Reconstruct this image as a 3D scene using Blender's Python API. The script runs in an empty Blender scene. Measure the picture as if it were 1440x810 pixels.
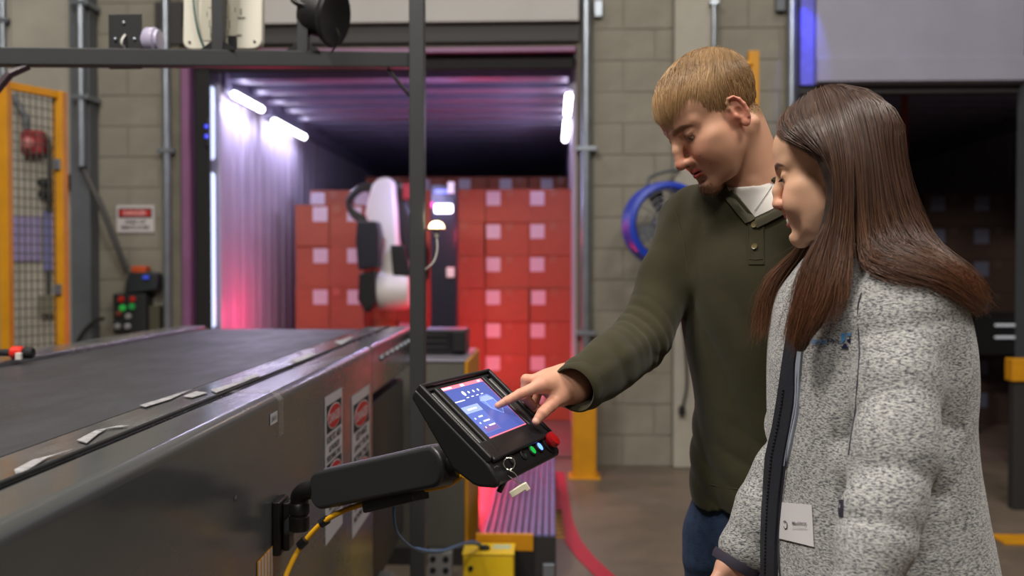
import bpy, bmesh, math, random
import numpy as np
from mathutils import Vector, Matrix, Euler
from mathutils.bvhtree import BVHTree

SC = bpy.context.scene
COL = SC.collection
random.seed(7)
RNG = np.random.default_rng(7)

# ------------------------------------------------------------------ camera
FPX = 1400.0                       # focal length in pixels of the 1440 x 810 frame
CAM_Z, YAW, PITCH = 1.37, 0.0407, 0.020
cam_data = bpy.data.cameras.new('camera')
cam = bpy.data.objects.new('camera', cam_data)
COL.objects.link(cam)
cam_data.sensor_width = 36.0
cam_data.lens = 36.0 * FPX / 1440.0
cam_data.clip_start = 0.05
cam.location = (0, 0, CAM_Z)
cam.rotation_euler = (math.pi / 2 - PITCH, 0, YAW)
cam_data.dof.use_dof = True
cam_data.dof.focus_distance = 1.62
cam_data.dof.aperture_fstop = 3.4
SC.camera = cam
CR = Euler((math.pi / 2 - PITCH, 0, YAW)).to_matrix()
CC = Vector((0, 0, CAM_Z))

# ------------------------------------------------------------------ world, lights, exposure
world = bpy.data.worlds.new('world')
SC.world = world
world.use_nodes = True
world.node_tree.nodes['Background'].inputs[0].default_value = (0.80, 0.88, 1.0, 1)
world.node_tree.nodes['Background'].inputs[1].default_value = 0.07

def lamp(name, kind, loc, energy, color=(1, 1, 1), size=0.1, size_y=None, target=None, angle=None, blend=0.5):
    L = bpy.data.lights.new(name, kind)
    L.energy = energy
    L.color = color
    if kind == 'AREA':
        L.size = size
        if size_y:
            L.shape = 'RECTANGLE'
            L.size_y = size_y
    else:
        L.shadow_soft_size = size
    if kind == 'SPOT':
        L.spot_size = angle
        L.spot_blend = blend
    o = bpy.data.objects.new(name, L)
    COL.objects.link(o)
    o.location = loc
    if target is not None:
        d = Vector(target) - Vector(loc)
        o.rotation_euler = d.to_track_quat('-Z', 'Y').to_euler()
    return o

# high-bay lamps under the warehouse roof
lamp('bay_lamp', 'AREA', (-2.2, 0.6, 5.6), 235, (1.0, 0.93, 0.84), 1.4, 0.5, target=(-0.2, 1.8, 1.2))
lamp('bay_lamp', 'AREA', (1.9, 0.2, 5.6), 165, (1.0, 0.94, 0.86), 1.4, 0.5, target=(0.6, 1.6, 1.2))
lamp('bay_lamp', 'AREA', (-2.6, 4.4, 6.2), 68, (1.0, 0.96, 0.90), 1.6, 0.5, target=(-2.4, 4.9, 0))
lamp('bay_lamp', 'AREA', (2.0, 4.2, 6.2), 58, (1.0, 0.96, 0.90), 1.6, 0.5, target=(1.4, 4.9, 0))
lamp('bay_lamp', 'AREA', (-0.8, -3.0, 6.0), 160, (1.0, 0.95, 0.88), 2.0, 0.8, target=(0.2, 1.6, 1.2))

SC.view_settings.view_transform = 'Standard'
SC.view_settings.look = 'None'
SC.view_settings.gamma = 1.0
SC.view_settings.use_curve_mapping = False
SC.view_settings.exposure = 0.0
SC.cycles.use_denoising = True
SC.cycles.max_bounces = 7
SC.cycles.caustics_reflective = False
SC.cycles.caustics_refractive = False

# ------------------------------------------------------------------ pixel rays -> points in the place
def ray(px, py):
    return CR @ Vector(((px - 720) / FPX, -(py - 405) / FPX, -1.0))
def at(px, py, d):
    return CC + ray(px, py) * d
def onY(px, py, Y):
    r = ray(px, py)
    return CC + r * (Y / r.y)
def onX(px, py, X):
    r = ray(px, py)
    return CC + r * (X / r.x)
def onZ(px, py, Z):
    r = ray(px, py)
    return CC + r * ((Z - CAM_Z) / r.z)
# ------------------------------------------------------------------ materials
def lin(c):
    r = []
    for v in c[:3]:
        v = v / 255.0
        r.append(v / 12.92 if v <= 0.04045 else ((v + 0.055) / 1.055) ** 2.4)
    return (r[0], r[1], r[2], 1.0)

MATS = {}
def mat(name, col, rough=0.6, metal=0.0, var=0.0, scale=8.0, bump=0.0, bscale=None, stretch=(1, 1, 1), emit=None, estr=0.0,
        spec=0.5, col2=None, trans=0.0, alpha=1.0, sss=0.0, coat=0.0, attr=None, rvar=0.0, aniso=0.0, sheen=0.0):
    if name in MATS:
        return MATS[name]
    m = bpy.data.materials.new(name)
    m.use_nodes = True
    nt = m.node_tree
    b = nt.nodes['Principled BSDF']
    b.inputs['Base Color'].default_value = lin(col)
    b.inputs['Roughness'].default_value = rough
    b.inputs['Metallic'].default_value = metal
    b.inputs['Specular IOR Level'].default_value = spec
    if trans:
        b.inputs['Transmission Weight'].default_value = trans
    if alpha < 1:
        b.inputs['Alpha'].default_value = alpha
    if coat:
        b.inputs['Coat Weight'].default_value = coat
    if sheen:
        b.inputs['Sheen Weight'].default_value = sheen
    if sss:
        b.inputs['Subsurface Weight'].default_value = sss
        b.inputs['Subsurface Radius'].default_value = (0.012, 0.004, 0.002)
        b.inputs['Subsurface Scale'].default_value = 1.0
    if aniso:
        b.inputs['Anisotropic'].default_value = aniso
    if emit:
        b.inputs['Emission Color'].default_value = lin(emit)
        b.inputs['Emission Strength'].default_value = estr
    base = None
    if attr:
        a = nt.nodes.new('ShaderNodeAttribute')
        a.attribute_name = attr
        base = a.outputs['Color']
        nt.links.new(base, b.inputs['Base Color'])
    if var or bump or rvar:
        tc = nt.nodes.new('ShaderNodeTexCoord')
        mp = nt.nodes.new('ShaderNodeMapping')
        mp.inputs['Scale'].default_value = stretch
        nt.links.new(tc.outputs['Object'], mp.inputs['Vector'])
    if var or rvar:
        n = nt.nodes.new('ShaderNodeTexNoise')
        n.inputs['Scale'].default_value = scale
        n.inputs['Detail'].default_value = 5
        n.inputs['Roughness'].default_value = 0.65
        nt.links.new(mp.outputs['Vector'], n.inputs['Vector'])
    if var:
        mx = nt.nodes.new('ShaderNodeMix')
        mx.data_type = 'RGBA'
        mx.blend_type = 'MIX'
        rp = nt.nodes.new('ShaderNodeMapRange')
        rp.inputs['From Min'].default_value = 0.32
        rp.inputs['From Max'].default_value = 0.68
        nt.links.new(n.outputs['Fac'], rp.inputs['Value'])
        nt.links.new(rp.outputs['Result'], mx.inputs['Factor'])
        c = lin(col)
        if base is not None:
            nt.links.new(base, mx.inputs['B'])
            hs = nt.nodes.new('ShaderNodeHueSaturation')
            hs.inputs['Value'].default_value = 1 - var
            nt.links.new(base, hs.inputs['Color'])
            nt.links.new(hs.outputs['Color'], mx.inputs['A'])
        else:
            c2 = lin(col2) if col2 else tuple(min(1, x * (1 + var)) for x in c[:3]) + (1,)
            c1 = c if col2 else tuple(x * (1 - var) for x in c[:3]) + (1,)
            mx.inputs['A'].default_value = c1
            mx.inputs['B'].default_value = c2
        nt.links.new(mx.outputs['Result'], b.inputs['Base Color'])
    if rvar:
        rr = nt.nodes.new('ShaderNodeMapRange')
        rr.inputs['From Min'].default_value = 0.3
        rr.inputs['From Max'].default_value = 0.7
        rr.inputs['To Min'].default_value = max(0.03, rough - rvar)
        rr.inputs['To Max'].default_value = min(1, rough + rvar)
        nt.links.new(n.outputs['Fac'], rr.inputs['Value'])
        nt.links.new(rr.outputs['Result'], b.inputs['Roughness'])
    if bump:
        n2 = nt.nodes.new('ShaderNodeTexNoise')
        n2.inputs['Scale'].default_value = bscale or scale * 4
        n2.inputs['Detail'].default_value = 3
        nt.links.new(mp.outputs['Vector'], n2.inputs['Vector'])
        bp = nt.nodes.new('ShaderNodeBump')
        bp.inputs['Strength'].default_value = bump
        bp.inputs['Distance'].default_value = 0.004
        nt.links.new(n2.outputs['Fac'], bp.inputs['Height'])
        nt.links.new(bp.outputs['Normal'], b.inputs['Normal'])
    MATS[name] = m
    return m

# ------------------------------------------------------------------ mesh builder
class MB:
    def __init__(self):
        self.v, self.f, self.m, self.mi = [], [], [], 0
    def add(self, vs, fs):
        o = len(self.v)
        self.v += [tuple(p) for p in vs]
        for f in fs:
            self.f.append([i + o for i in f])
            self.m.append(self.mi)
        return self
    def hexa(self, p):
        # p: 4 bottom points then 4 top points, same winding
        return self.add(p, [(0, 3, 2, 1), (4, 5, 6, 7), (0, 1, 5, 4), (1, 2, 6, 5), (2, 3, 7, 6), (3, 0, 4, 7)])
    def box(self, x0, x1, y0, y1, z0, z1, M=None):
        p = [Vector(q) for q in ((x0, y0, z0), (x1, y0, z0), (x1, y1, z0), (x0, y1, z0), (x0, y0, z1), (x1, y0, z1), (x1, y1, z1), (x0, y1, z1))]
        if M is not None:
            p = [M @ q for q in p]
        return self.hexa(p)
    def prism(self, poly, a, b, M=None):
        # poly in (x, y); extruded from z=a to z=b; M maps to the place
        n = len(poly)
        p = [Vector((x, y, a)) for x, y in poly] + [Vector((x, y, b)) for x, y in poly]
        if M is not None:
            p = [M @ q for q in p]
        return self.add(p, [list(range(n))[::-1], [n + i for i in range(n)]] + [(i, (i + 1) % n, n + (i + 1) % n, n + i) for i in range(n)])
    def tube(self, pts, r, n=8, cap=True):
        pts = [Vector(p) for p in pts]
        k = len(pts)
        rs = r if isinstance(r, (list, tuple)) else [r] * k
        vs, fs = [], []
        up = None
        for i, p in enumerate(pts):
            t = (pts[min(i + 1, k - 1)] - pts[max(i - 1, 0)]).normalized()
            if up is None:
                up = Vector((0, 0, 1)) if abs(t.z) < 0.9 else Vector((1, 0, 0))
            a = t.cross(up)
            if a.length < 1e-6:
                a = t.orthogonal()
            a.normalize()
            b = a.cross(t).normalized()
            up = b
            for j in range(n):
                an = 2 * math.pi * j / n
                vs.append(p + (a * math.cos(an) + b * math.sin(an)) * rs[i])
        for i in range(k - 1):
            for j in range(n):
                fs.append((i * n + j, i * n + (j + 1) % n, (i + 1) * n + (j + 1) % n, (i + 1) * n + j))
        if cap:
            fs.append(list(range(n))[::-1])
            fs.append([(k - 1) * n + j for j in range(n)])
        return self.add(vs, fs)
    def lathe(self, prof, M, n=20, cap=True):
        # prof: (radius, height) along local z
        vs, fs = [], []
        k = len(prof)
        for r, h in prof:
            for j in range(n):
                an = 2 * math.pi * j / n
                vs.append(M @ Vector((r * math.cos(an), r * math.sin(an), h)))
        for i in range(k - 1):
            for j in range(n):
                fs.append((i * n + j, i * n + (j + 1) % n, (i + 1) * n + (j + 1) % n, (i + 1) * n + j))
        if cap:
            fs.append(list(range(n))[::-1])
            fs.append([(k - 1) * n + j for j in range(n)])
        return self.add(vs, fs)

ORG = {}
def link(name, me, parent=None, loc=None):
    o = bpy.data.objects.new(name, me)
    COL.objects.link(o)
    if parent is not None:
        o.parent = parent
    if loc is not None:
        o.location = loc
    return o

def obj(name, mb, mats, parent=None, bevel=0.0, seg=2, smooth=None, org=None, kind=None):
    """Link a builder's content (given in place coordinates) as ONE mesh object."""
    if org is None:
        org = ORG[parent.name] if parent is not None else Vector((0, 0, 0))
    org = Vector(org)
    me = bpy.data.meshes.new(name)
    me.from_pydata([(p[0] - org[0], p[1] - org[1], p[2] - org[2]) for p in mb.v], [], mb.f)
    if not isinstance(mats, (list, tuple)):
        mats = [mats]
    for m in mats:
        me.materials.append(m)
    if len(mats) > 1:
        me.polygons.foreach_set('material_index', mb.m)
    bm = bmesh.new(); bm.from_mesh(me)
    bmesh.ops.recalc_face_normals(bm, faces=bm.faces)
    bm.to_mesh(me); bm.free()
    if smooth is not None:
        me.shade_smooth()
        me.set_sharp_from_angle(angle=math.radians(smooth))
    o = link(name, me, parent, None if parent is not None else org)
    ORG[o.name] = org
    if bevel:
        b = o.modifiers.new('edge', 'BEVEL')
        b.width = bevel; b.segments = seg; b.limit_method = 'ANGLE'; b.angle_limit = math.radians(35)
        me.shade_smooth()
        me.set_sharp_from_angle(angle=math.radians(40))
        b.harden_normals = True
    if kind:
        o['kind'] = kind
    return o

def tag(o, label, cat, group=None, kind=None):
    o['label'] = label
    o['category'] = cat
    if group: o['group'] = group
    if kind: o['kind'] = kind
    return o

def thing(name, label, cat, loc, group=None):
    o = bpy.data.objects.new(name, None)
    COL.objects.link(o)
    o.empty_display_size = 0.05
    o.location = loc
    ORG[o.name] = Vector(loc)
    return tag(o, label, cat, group)

def struct(name, mb, m, bevel=0.0, **k):
    o = obj(name, mb, m, None, bevel, **k)
    o['kind'] = 'structure'
    return o

def text_part(name, s, M, width, height, m, parent, bold=0.0, depth=0.0004):
    """Lettering as mesh: laid out in local x/y of M, centred, fitted to width x height."""
    c = bpy.data.curves.new(name, 'FONT')
    c.body = s
    c.align_x = 'CENTER'
    c.align_y = 'CENTER'
    c.size = 1.0
    c.offset = bold
    c.extrude = 0.0
    c.resolution_u = 2
    t = bpy.data.objects.new(name, c)
    COL.objects.link(t)
    dg = bpy.context.evaluated_depsgraph_get()
    me = bpy.data.meshes.new_from_object(t.evaluated_get(dg))
    bpy.data.objects.remove(t)
    bpy.data.curves.remove(c)
    co = np.array([v.co[:] for v in me.vertices])
    lo, hi = co.min(0), co.max(0)
    sx = width / max(1e-6, hi[0] - lo[0])
    sy = height / max(1e-6, hi[1] - lo[1])
    mid = (lo + hi) / 2
    org = ORG[parent.name]
    for v in me.vertices:
        p = M @ Vector(((v.co.x - mid[0]) * sx, (v.co.y - mid[1]) * sy, depth))
        v.co = p - org
    me.materials.clear()
    me.materials.append(m)
    o = link(name, me, parent)
    ORG[o.name] = org
    return o

def frame(o, x, y):
    """4x4 with origin o, local x and y along the given directions."""
    x = Vector(x).normalized()
    y = Vector(y)
    z = x.cross(y).normalized()
    y = z.cross(x).normalized()
    M = Matrix.Identity(4)
    for i in range(3):
        M[i][0], M[i][1], M[i][2], M[i][3] = x[i], y[i], z[i], o[i]
    return M

def arc_pts(pts, n=6):
    """Catmull-Rom through the points."""
    P = [Vector(p) for p in pts]
    P = [2 * P[0] - P[1]] + P + [2 * P[-1] - P[-2]]
    out = []
    for i in range(1, len(P) - 2):
        a, b, c, d = P[i - 1:i + 3]
        for k in range(n):
            t = k / n
            out.append(0.5 * ((2 * b) + (c - a) * t + (2 * a - 5 * b + 4 * c - d) * t * t + (3 * b - a - 3 * c + d) * t ** 3))
    out.append(P[-2])
    return out
# ------------------------------------------------------------------ palette
CONC = mat('block_paint', (132, 128, 116), 0.85, var=0.14, scale=3.0, bump=0.25, bscale=60)
CONC2 = mat('pale_concrete', (160, 156, 145), 0.85, var=0.12, scale=2.0, bump=0.2, bscale=40)
MORTAR = mat('mortar', (122, 117, 103), 0.9)
CONC3 = mat('dark_concrete', (104, 100, 88), 0.85, var=0.2, scale=3.0)
STEELG = mat('grey_steel', (96, 100, 106), 0.5, 0.2, var=0.1, scale=4)
GALV = mat('galvanised', (150, 158, 168), 0.35, 0.8, var=0.1, scale=12)
FLOOR = mat('floor_concrete', (104, 92, 80), 0.42, var=0.35, scale=1.4, bump=0.1, bscale=30, rvar=0.12)
PANEL = mat('door_panel', (172, 170, 168), 0.6, var=0.06, scale=2)
DARK = mat('dark_frame', (44, 42, 42), 0.6)
BLACK = mat('black_rubber', (16, 16, 17), 0.75)
MAUVE = mat('mauve_light_tint', (128, 84, 122), 0.45, var=0.1, scale=3)  # tint of coloured light on the steel dock frame
YELLOW = mat('safety_yellow', (200, 138, 12), 0.5, var=0.12, scale=6)
YELLOW2 = mat('yellow_box_paint', (236, 196, 30), 0.45, var=0.05, scale=8)
WHITE = mat('white_plastic', (205, 204, 198), 0.5, var=0.05, scale=10)
INK = mat('black_ink', (22, 22, 24), 0.7)
RED = mat('sign_red', (178, 34, 34), 0.5)
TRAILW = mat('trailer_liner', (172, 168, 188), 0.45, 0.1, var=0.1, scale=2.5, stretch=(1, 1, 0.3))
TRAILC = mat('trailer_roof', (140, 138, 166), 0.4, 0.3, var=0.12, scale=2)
TRAILF = mat('trailer_floor', (96, 78, 72), 0.6, var=0.2, scale=3)
TUBE = mat('lamp_tube', (255, 250, 255), 0.3, emit=(244, 240, 255), estr=9.0)
SLOT = mat('cool_light', (220, 232, 255), 0.3, emit=(196, 216, 255), estr=1.3)

YW = 6.9
def X(px, Y=YW): return onY(px, 377, Y).x
def Z(py, Y=YW): return onY(720, py, Y).z

m = MB(); m.box(-7, 9, -6, 22, -0.2, 0.0)
floor = struct('floor', m, FLOOR)
m = MB(); m.box(-7, 9, -6, 7.2, 7.0, 7.2)
struct('ceiling', m, CONC3)
m = MB(); m.box(-7.2, -7.0, -6, 7.2, 0, 7.0)
struct('wall_left', m, CONC2)
m = MB(); m.box(9.0, 9.2, -6, 7.2, 0, 7.0)
struct('wall_right', m, CONC2)
m = MB(); m.box(-7, 9, -6.2, -6.0, 0, 7.0)
struct('wall_front', m, CONC2)

# dock openings in the back wall
D1L, D1R, D1T = X(264), X(811), Z(66)
D2L, D2R, D2T = X(1120), X(1120) + 2.66, Z(66)
m = MB()
m.box(-7, D1L, YW, YW + .22, 0, 7)
m.box(D1R, D2L, YW, YW + .22, 0, 7)
m.box(D2R, 9, YW, YW + .22, 0, 7)
m.box(D1L, D1R, YW, YW + .22, D1T, 7)
m.box(D2L, D2R, YW, YW + .22, D2T, 7)
wall_back = struct('wall_back', m, MORTAR, org=(0, YW, 0))

def block_wall(x0, x1, z0, z1, course=0.215, length=0.43, Y=YW):
    """Painted concrete blocks, one object each, standing proud of the mortar."""
    shared = {}
    k, z = 0, z0
    while z < z1:
        xs = [x0]
        a = x0 + (length if k % 2 else length / 2)
        while a < x1 - 0.05:
            xs.append(a); a += length
        xs.append(x1)
        for i in range(len(xs) - 1):
            w = round(xs[i + 1] - xs[i], 3)
            if w not in shared:
                b = MB(); g = 0.004
                b.box(g, w - g, -0.005, 0.05, g, course - g)
                me = bpy.data.meshes.new('concrete_block')
                me.from_pydata(b.v, [], b.f); me.materials.append(CONC)
                shared[w] = me
            o = link('concrete_block', shared[w], wall_back, (xs[i], RNG.uniform(-0.003, 0.003), z))
        z += course; k += 1
block_wall(X(140), X(235), 0, 3.65)
block_wall(X(832), X(946), 0, 3.65)
block_wall(X(1006), X(1110), 0, 3.65)

def wall_part(name, x0, x1, y0, y1, z0, z1, mt, bevel=0.0):
    m = MB(); m.box(x0, x1, y0, y1, z0, z1)
    return obj(name, m, mt, wall_back, bevel)
wall_part('concrete_pier', X(24), X(113), YW - .06, YW, 0, 4.5, CONC2, .01)
wall_part('concrete_pier', -7, X(22), YW - .03, YW, 0, 4.5, CONC2)
wall_part('steel_column', X(113), X(140), YW - .14, YW, 0, 4.5, STEELG, .008)
wall_part('concrete_pier', X(235), X(257), YW - .03, YW, 0, 3.9, CONC3, .01)
wall_part('painted_pilaster', X(946), X(1005), YW - .07, YW, 0, 4.5, CONC2, .01)
wall_part('steel_post', X(811), X(819), YW - .03, YW, 0, Z(0), CONC3, .004)
wall_part('lintel_beam', X(262), X(815), YW - .05, YW, Z(61), Z(37), DARK, .004)
wall_part('lintel_band', X(240), X(812), YW - .01, YW, Z(68), Z(61), CONC3)
wall_part('lintel_band', X(224), X(262), YW - .05, YW, Z(60), Z(0), DARK)

# frame of the first dock opening, mauve cast of the dock lights put into the colour
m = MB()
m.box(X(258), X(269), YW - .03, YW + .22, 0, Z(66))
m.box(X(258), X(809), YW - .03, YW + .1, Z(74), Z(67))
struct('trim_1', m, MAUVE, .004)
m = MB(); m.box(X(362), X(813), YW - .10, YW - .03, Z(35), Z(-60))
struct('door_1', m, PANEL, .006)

# second dock: raised panel door, its lit frame and lintel
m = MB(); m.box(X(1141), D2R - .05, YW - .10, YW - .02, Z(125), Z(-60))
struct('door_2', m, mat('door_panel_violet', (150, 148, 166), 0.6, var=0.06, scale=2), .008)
m = MB(); m.box(X(1141), D2R - .05, YW - .13, YW - .10, Z(123), Z(90))
obj('bottom_rail', m, MATS['door_panel_violet'], bpy.data.objects['door_2'], .006)
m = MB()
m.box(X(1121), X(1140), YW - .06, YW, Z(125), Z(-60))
m2 = MB(); m2.box(X(1114), X(1121), YW - .04, YW + .2, 0, Z(-60))
struct('trim_5', m2, DARK, .003)
struct('trim_2', m, mat('blue_lit_frame', (104, 104, 214), 0.5, var=0.2, scale=9), .003)  # steel strip, the blue light falling on it put into the colour
m = MB()
m.box(X(1116), D2R, YW - .03, YW + .06, Z(136), Z(125))
struct('trim_3', m, DARK, .003)
m = MB(); m.box(X(1428), X(1475), YW - .16, YW, 0, Z(-60))
struct('trim_4', m, STEELG, .004)

# ------------------------------------------------------------------ dock seals
def seal(name, x0, x1, z0, z1, label):
    m = MB(); m.box(x0, x1, YW + .05, YW + .085, z0, z1)
    o = obj(name, m, BLACK, None, .02, org=((x0 + x1) / 2, YW + .15, z0))
    return tag(o, label, 'dock seal')
seal('dock_seal', X(270), X(293), 0, Z(74), 'tall black foam dock seal pad left of the lit trailer')
seal('dock_seal', X(293), X(808), Z(104, 7.1), Z(74), 'horizontal black dock seal pad over the lit trailer mouth')

seal('dock_seal', X(1130, 7.15) + 2.42, D2R + .02, 0, Z(60), 'tall black foam dock seal pad at the right of the dark dock')
seal('dock_seal', X(1112), X(1124), 0, Z(60), 'slim black foam dock seal pad at the left of the dark dock')
seal('dock_seal', X(1124), D2R, 2.70, Z(60), 'horizontal black foam dock seal pad over the dark dock')
# cool slots of light between seal and trailer, put in as glowing tubes
for a, b in ((223, 118), (462, 241)):
    m = MB()
    zl, zh = Z(a, 7.02), Z(b, 7.02)
    x = (X(294.5, 7.02) + X(303, 7.02)) / 2
    r = (X(303, 7.02) - X(294.5, 7.02)) / 2
    M = Matrix.Translation((x, 7.02, zl))
    m.lathe([(0.001, 0), (r * .7, r * .3), (r, r), (r, zh - zl - r), (r * .7, zh - zl - r * .3), (0.001, zh - zl)], M, 12)
    o = obj('light_slot', m, SLOT, None, smooth=60, org=(x, 7.02, zl))
    tag(o, 'upper vertical strip of cold white light beside the black dock seal' if a < 300 else
        'lower vertical strip of cold white light beside the black dock seal', 'light')

# ------------------------------------------------------------------ trailers
TL, TY0, TY1, TZ = X(309, 7.15), 7.15, 15.5, 2.76
TR = X(809, 7.15)
def trailer(label, xl, xr, bows, panels, y1=TY1):
    t = thing('semi_trailer', label, 'trailer', ((xl + xr) / 2, TY0, 0))
    m = MB(); m.box(xl - .06, xr + .06, TY0, y1, 0.002, .012)
    obj('floor_deck', m, TRAILF, t)
    m = MB(); m.box(xl - .08, xr + .08, TY0, y1, TZ + .07, TZ + .1)
    obj('roof_skin', m, TRAILC, t)
    m = MB(); m.box(xl - .08, xl - .05, TY0, y1, 0, TZ + .1)
    obj('side_wall', m, mat('trailer_joint', (40, 38, 46), .6), t)
    m = MB(); m.box(xr + .05, xr + .08, TY0, y1, 0, TZ + .1)
    obj('side_wall', m, mat('trailer_joint', (40, 38, 46), .6), t)
    m = MB(); m.box(xl - .08, xr + .08, y1, y1 + .05, 0, TZ + .1)
    obj('nose_wall', m, TRAILW, t)
    for s, x in ((1, xl), (-1, xr)):
        m = MB(); m.box(min(x - s * .05, x + s * .05), max(x - s * .05, x + s * .05), TY0, y1, TZ - .12, TZ + .07)
        obj('top_rail', m, TRAILC, t)
        m = MB(); m.box(min(x - s * .06, x + s * .02), max(x - s * .06, x + s * .02), TY0 - .03, TY0 + .07, 0, TZ + .09)
        obj('door_post', m, TRAILW, t, .01)
    me = bw = None
    n = int((y1 - TY0) / .46)
    for s, x in ((1, xl), (-1, xr)):
        first = None
        for k in range(n):
            y = TY0 + .08 + k * .46
            if first is None:
                m = MB()
                # corrugated liner panel: flat face with folded edges
                xs = x
                m.prism([(-.045 * s, 0), (-.012 * s, .0), (0, .025), (0, .16), (-.008 * s, .18), (-.008 * s, .25), (0, .27), (0, .405), (-.012 * s, .42), (-.045 * s, .425)], 0, TZ - .12)
                me = bpy.data.meshes.new('wall_panel'); me.from_pydata(m.v, [], m.f); me.materials.append(TRAILW)
                bm = bmesh.new(); bm.from_mesh(me); bmesh.ops.recalc_face_normals(bm, faces=bm.faces); bm.to_mesh(me); bm.free()
                first = me
            if panels:
                link('wall_panel', first, t, Vector((x, y, 0)) - ORG[t.name])
    if bows:
        m = MB()
        w = xr - xl - .1
        m.prism([(0, 0), (.05, -.02), (.11, -.02), (.16, 0), (.16, .07), (0, .07)], -w / 2, w / 2,
                Matrix(((0, 0, 1, 0), (1, 0, 0, 0), (0, 1, 0, 0), (0, 0, 0, 1))))
        bw = bpy.data.meshes.new('roof_bow'); bw.from_pydata(m.v, [], m.f); bw.materials.append(TRAILC)
        bm = bmesh.new(); bm.from_mesh(bw); bmesh.ops.recalc_face_normals(bm, faces=bm.faces); bm.to_mesh(bw); bm.free()
        for k in range(n):
            link('roof_bow', bw, t, Vector(((xl + xr) / 2, TY0 + .12 + k * .46, TZ)) - ORG[t.name])
    return t
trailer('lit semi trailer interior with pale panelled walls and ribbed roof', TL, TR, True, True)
trailer('dark unlit trailer interior behind the dark haired woman', X(1130, 7.15), X(1130, 7.15) + 2.5, True, True, 12.5)

# tube lamps along the trailer walls
def tube_lamp(x, y0, y1, z, label, dx):
    t = thing('tube_lamp', label, 'lamp', (x, (y0 + y1) / 2, z), 'tube lamps on the trailer walls')
    m = MB(); r = .027
    M = Matrix.Translation((x, y0, z)) @ Matrix.Rotation(-math.pi / 2, 4, 'X')
    L = y1 - y0
    m.lathe([(.002, 0), (r * .7, r * .4), (r, r), (r, L - r), (r * .7, L - r * .4), (.002, L)], M, 12)
    obj('tube', m, TUBE, t, smooth=60)
    m = MB(); m.box(min(x, x + dx * .07), max(x, x + dx * .07), y0 + .1, y1 - .1, z + .02, z + .06)
    obj('bracket', m, GALV, t)
    lamp('tube_glow', 'AREA', (x - dx * .045, (y0 + y1) / 2, z - .03), 10 if dx < 0 else 7, (0.74, 0.68, 1.0), L, .05,
         target=(x - dx * (1.0 if dx > 0 else .25), (y0 + y1) / 2, z - 1.0))
tube_lamp(TL + .09, 7.2, 7.93, 2.64, 'nearer white tube lamp on the left trailer wall', -1)
tube_lamp(TL + .09, 8.25, 9.3, 2.60, 'farther white tube lamp on the left trailer wall', -1)
tube_lamp(TR - .045, 7.25, 8.14, 2.62, 'nearer white tube lamp on the right trailer wall', 1)
tube_lamp(TR - .045, 8.37, 9.6, 2.60, 'farther white tube lamp on the right trailer wall', 1)

# ------------------------------------------------------------------ conduits on the wall
def pipe(name, px, z0, z1, r, label, mt=None, dy=.06, px2=None):
    a = onY(px, 377, YW - dy)
    b = onY(px if px2 is None else px2, 377, YW - dy)
    m = MB(); m.tube([(a.x, a.y, z0), (b.x, b.y, z1)], r, 10)
    t = thing(name, label, 'pipe', (a.x, a.y, z0))
    obj('tube', m, mt or GALV, t, smooth=50)
    for k in range(3):
        z = z0 + (z1 - z0) * (0.22 + .3 * k)
        x = a.x + (b.x - a.x) * (0.22 + .3 * k)
        m = MB(); m.box(x - r * 2.0, x + r * 2.0, a.y - r * 1.15, YW - .006, z - .016, z + .016)
        obj('pipe_clamp', m, mt or GALV, t, .003)
pipe('conduit', 7, 1.9, 4.2, .022, 'thin grey conduit at the far left behind the yellow fence')
pipe('conduit', 116, Z(235), 4.2, .03, 'silver conduit running down the grey steel column', dy=.19)
pipe('conduit', 235, 0, 4.2, .028, 'silver conduit left of the lit dock opening')
pipe('conduit', 824, 0, 4.2, .034, 'thick grey conduit right of the lit dock opening', dy=.07)
pipe('conduit', 1003, Z(72), 4.2, .015, 'thin silver conduit on the pale wall pier above the blond man', dy=.1)
pipe('conduit', 1112, 0, 4.2, .03, 'silver conduit left of the blue lit door frame', dy=.09)

# floor markings
def flat(name, pts, z, mt, label, cat, w=None):
    """A taped strip lying on the floor: flat ribbon with thickness."""
    P = [onZ(px, py, z) for px, py in pts]
    m = MB()
    vs, fs = [], []
    for i, p in enumerate(P):
        t = (P[min(i + 1, len(P) - 1)] - P[max(i - 1, 0)]); t.z = 0; t.normalize()
        s = Vector((t.y, -t.x, 0)) * w / 2
        vs += [p - s, p + s, p - s + Vector((0, 0, .003)), p + s + Vector((0, 0, .003))]
    for i in range(len(P) - 1):
        a, b = i * 4, i * 4 + 4
        fs += [(a, a + 1, b + 1, b), (a + 2, b + 2, b + 3, a + 3), (a, b, b + 2, a + 2), (a + 1, a + 3, b + 3, b + 1)]
    fs += [(0, 2, 3, 1), (len(vs) - 4, len(vs) - 3, len(vs) - 1, len(vs) - 2)]
    m.add(vs, fs)
    return tag(obj(name, m, mt, None, org=P[0]), label, cat)
flat('floor_tape', [(785, 664), (788, 690), (795, 735), (806, 762), (824, 785), (850, 810), (890, 845)], .001, mat('red_tape', (176, 30, 52), .5), 'red tape line curving across the floor beside the grooved dock plate', 'floor tape', .085)
hz = flat('hazard_strip', [(772, 668), (776, 700), (781, 757)], .001, YELLOW, 'yellow and black hatched strip on the floor beside the red tape', 'floor tape', .10)
m = MB()
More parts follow.
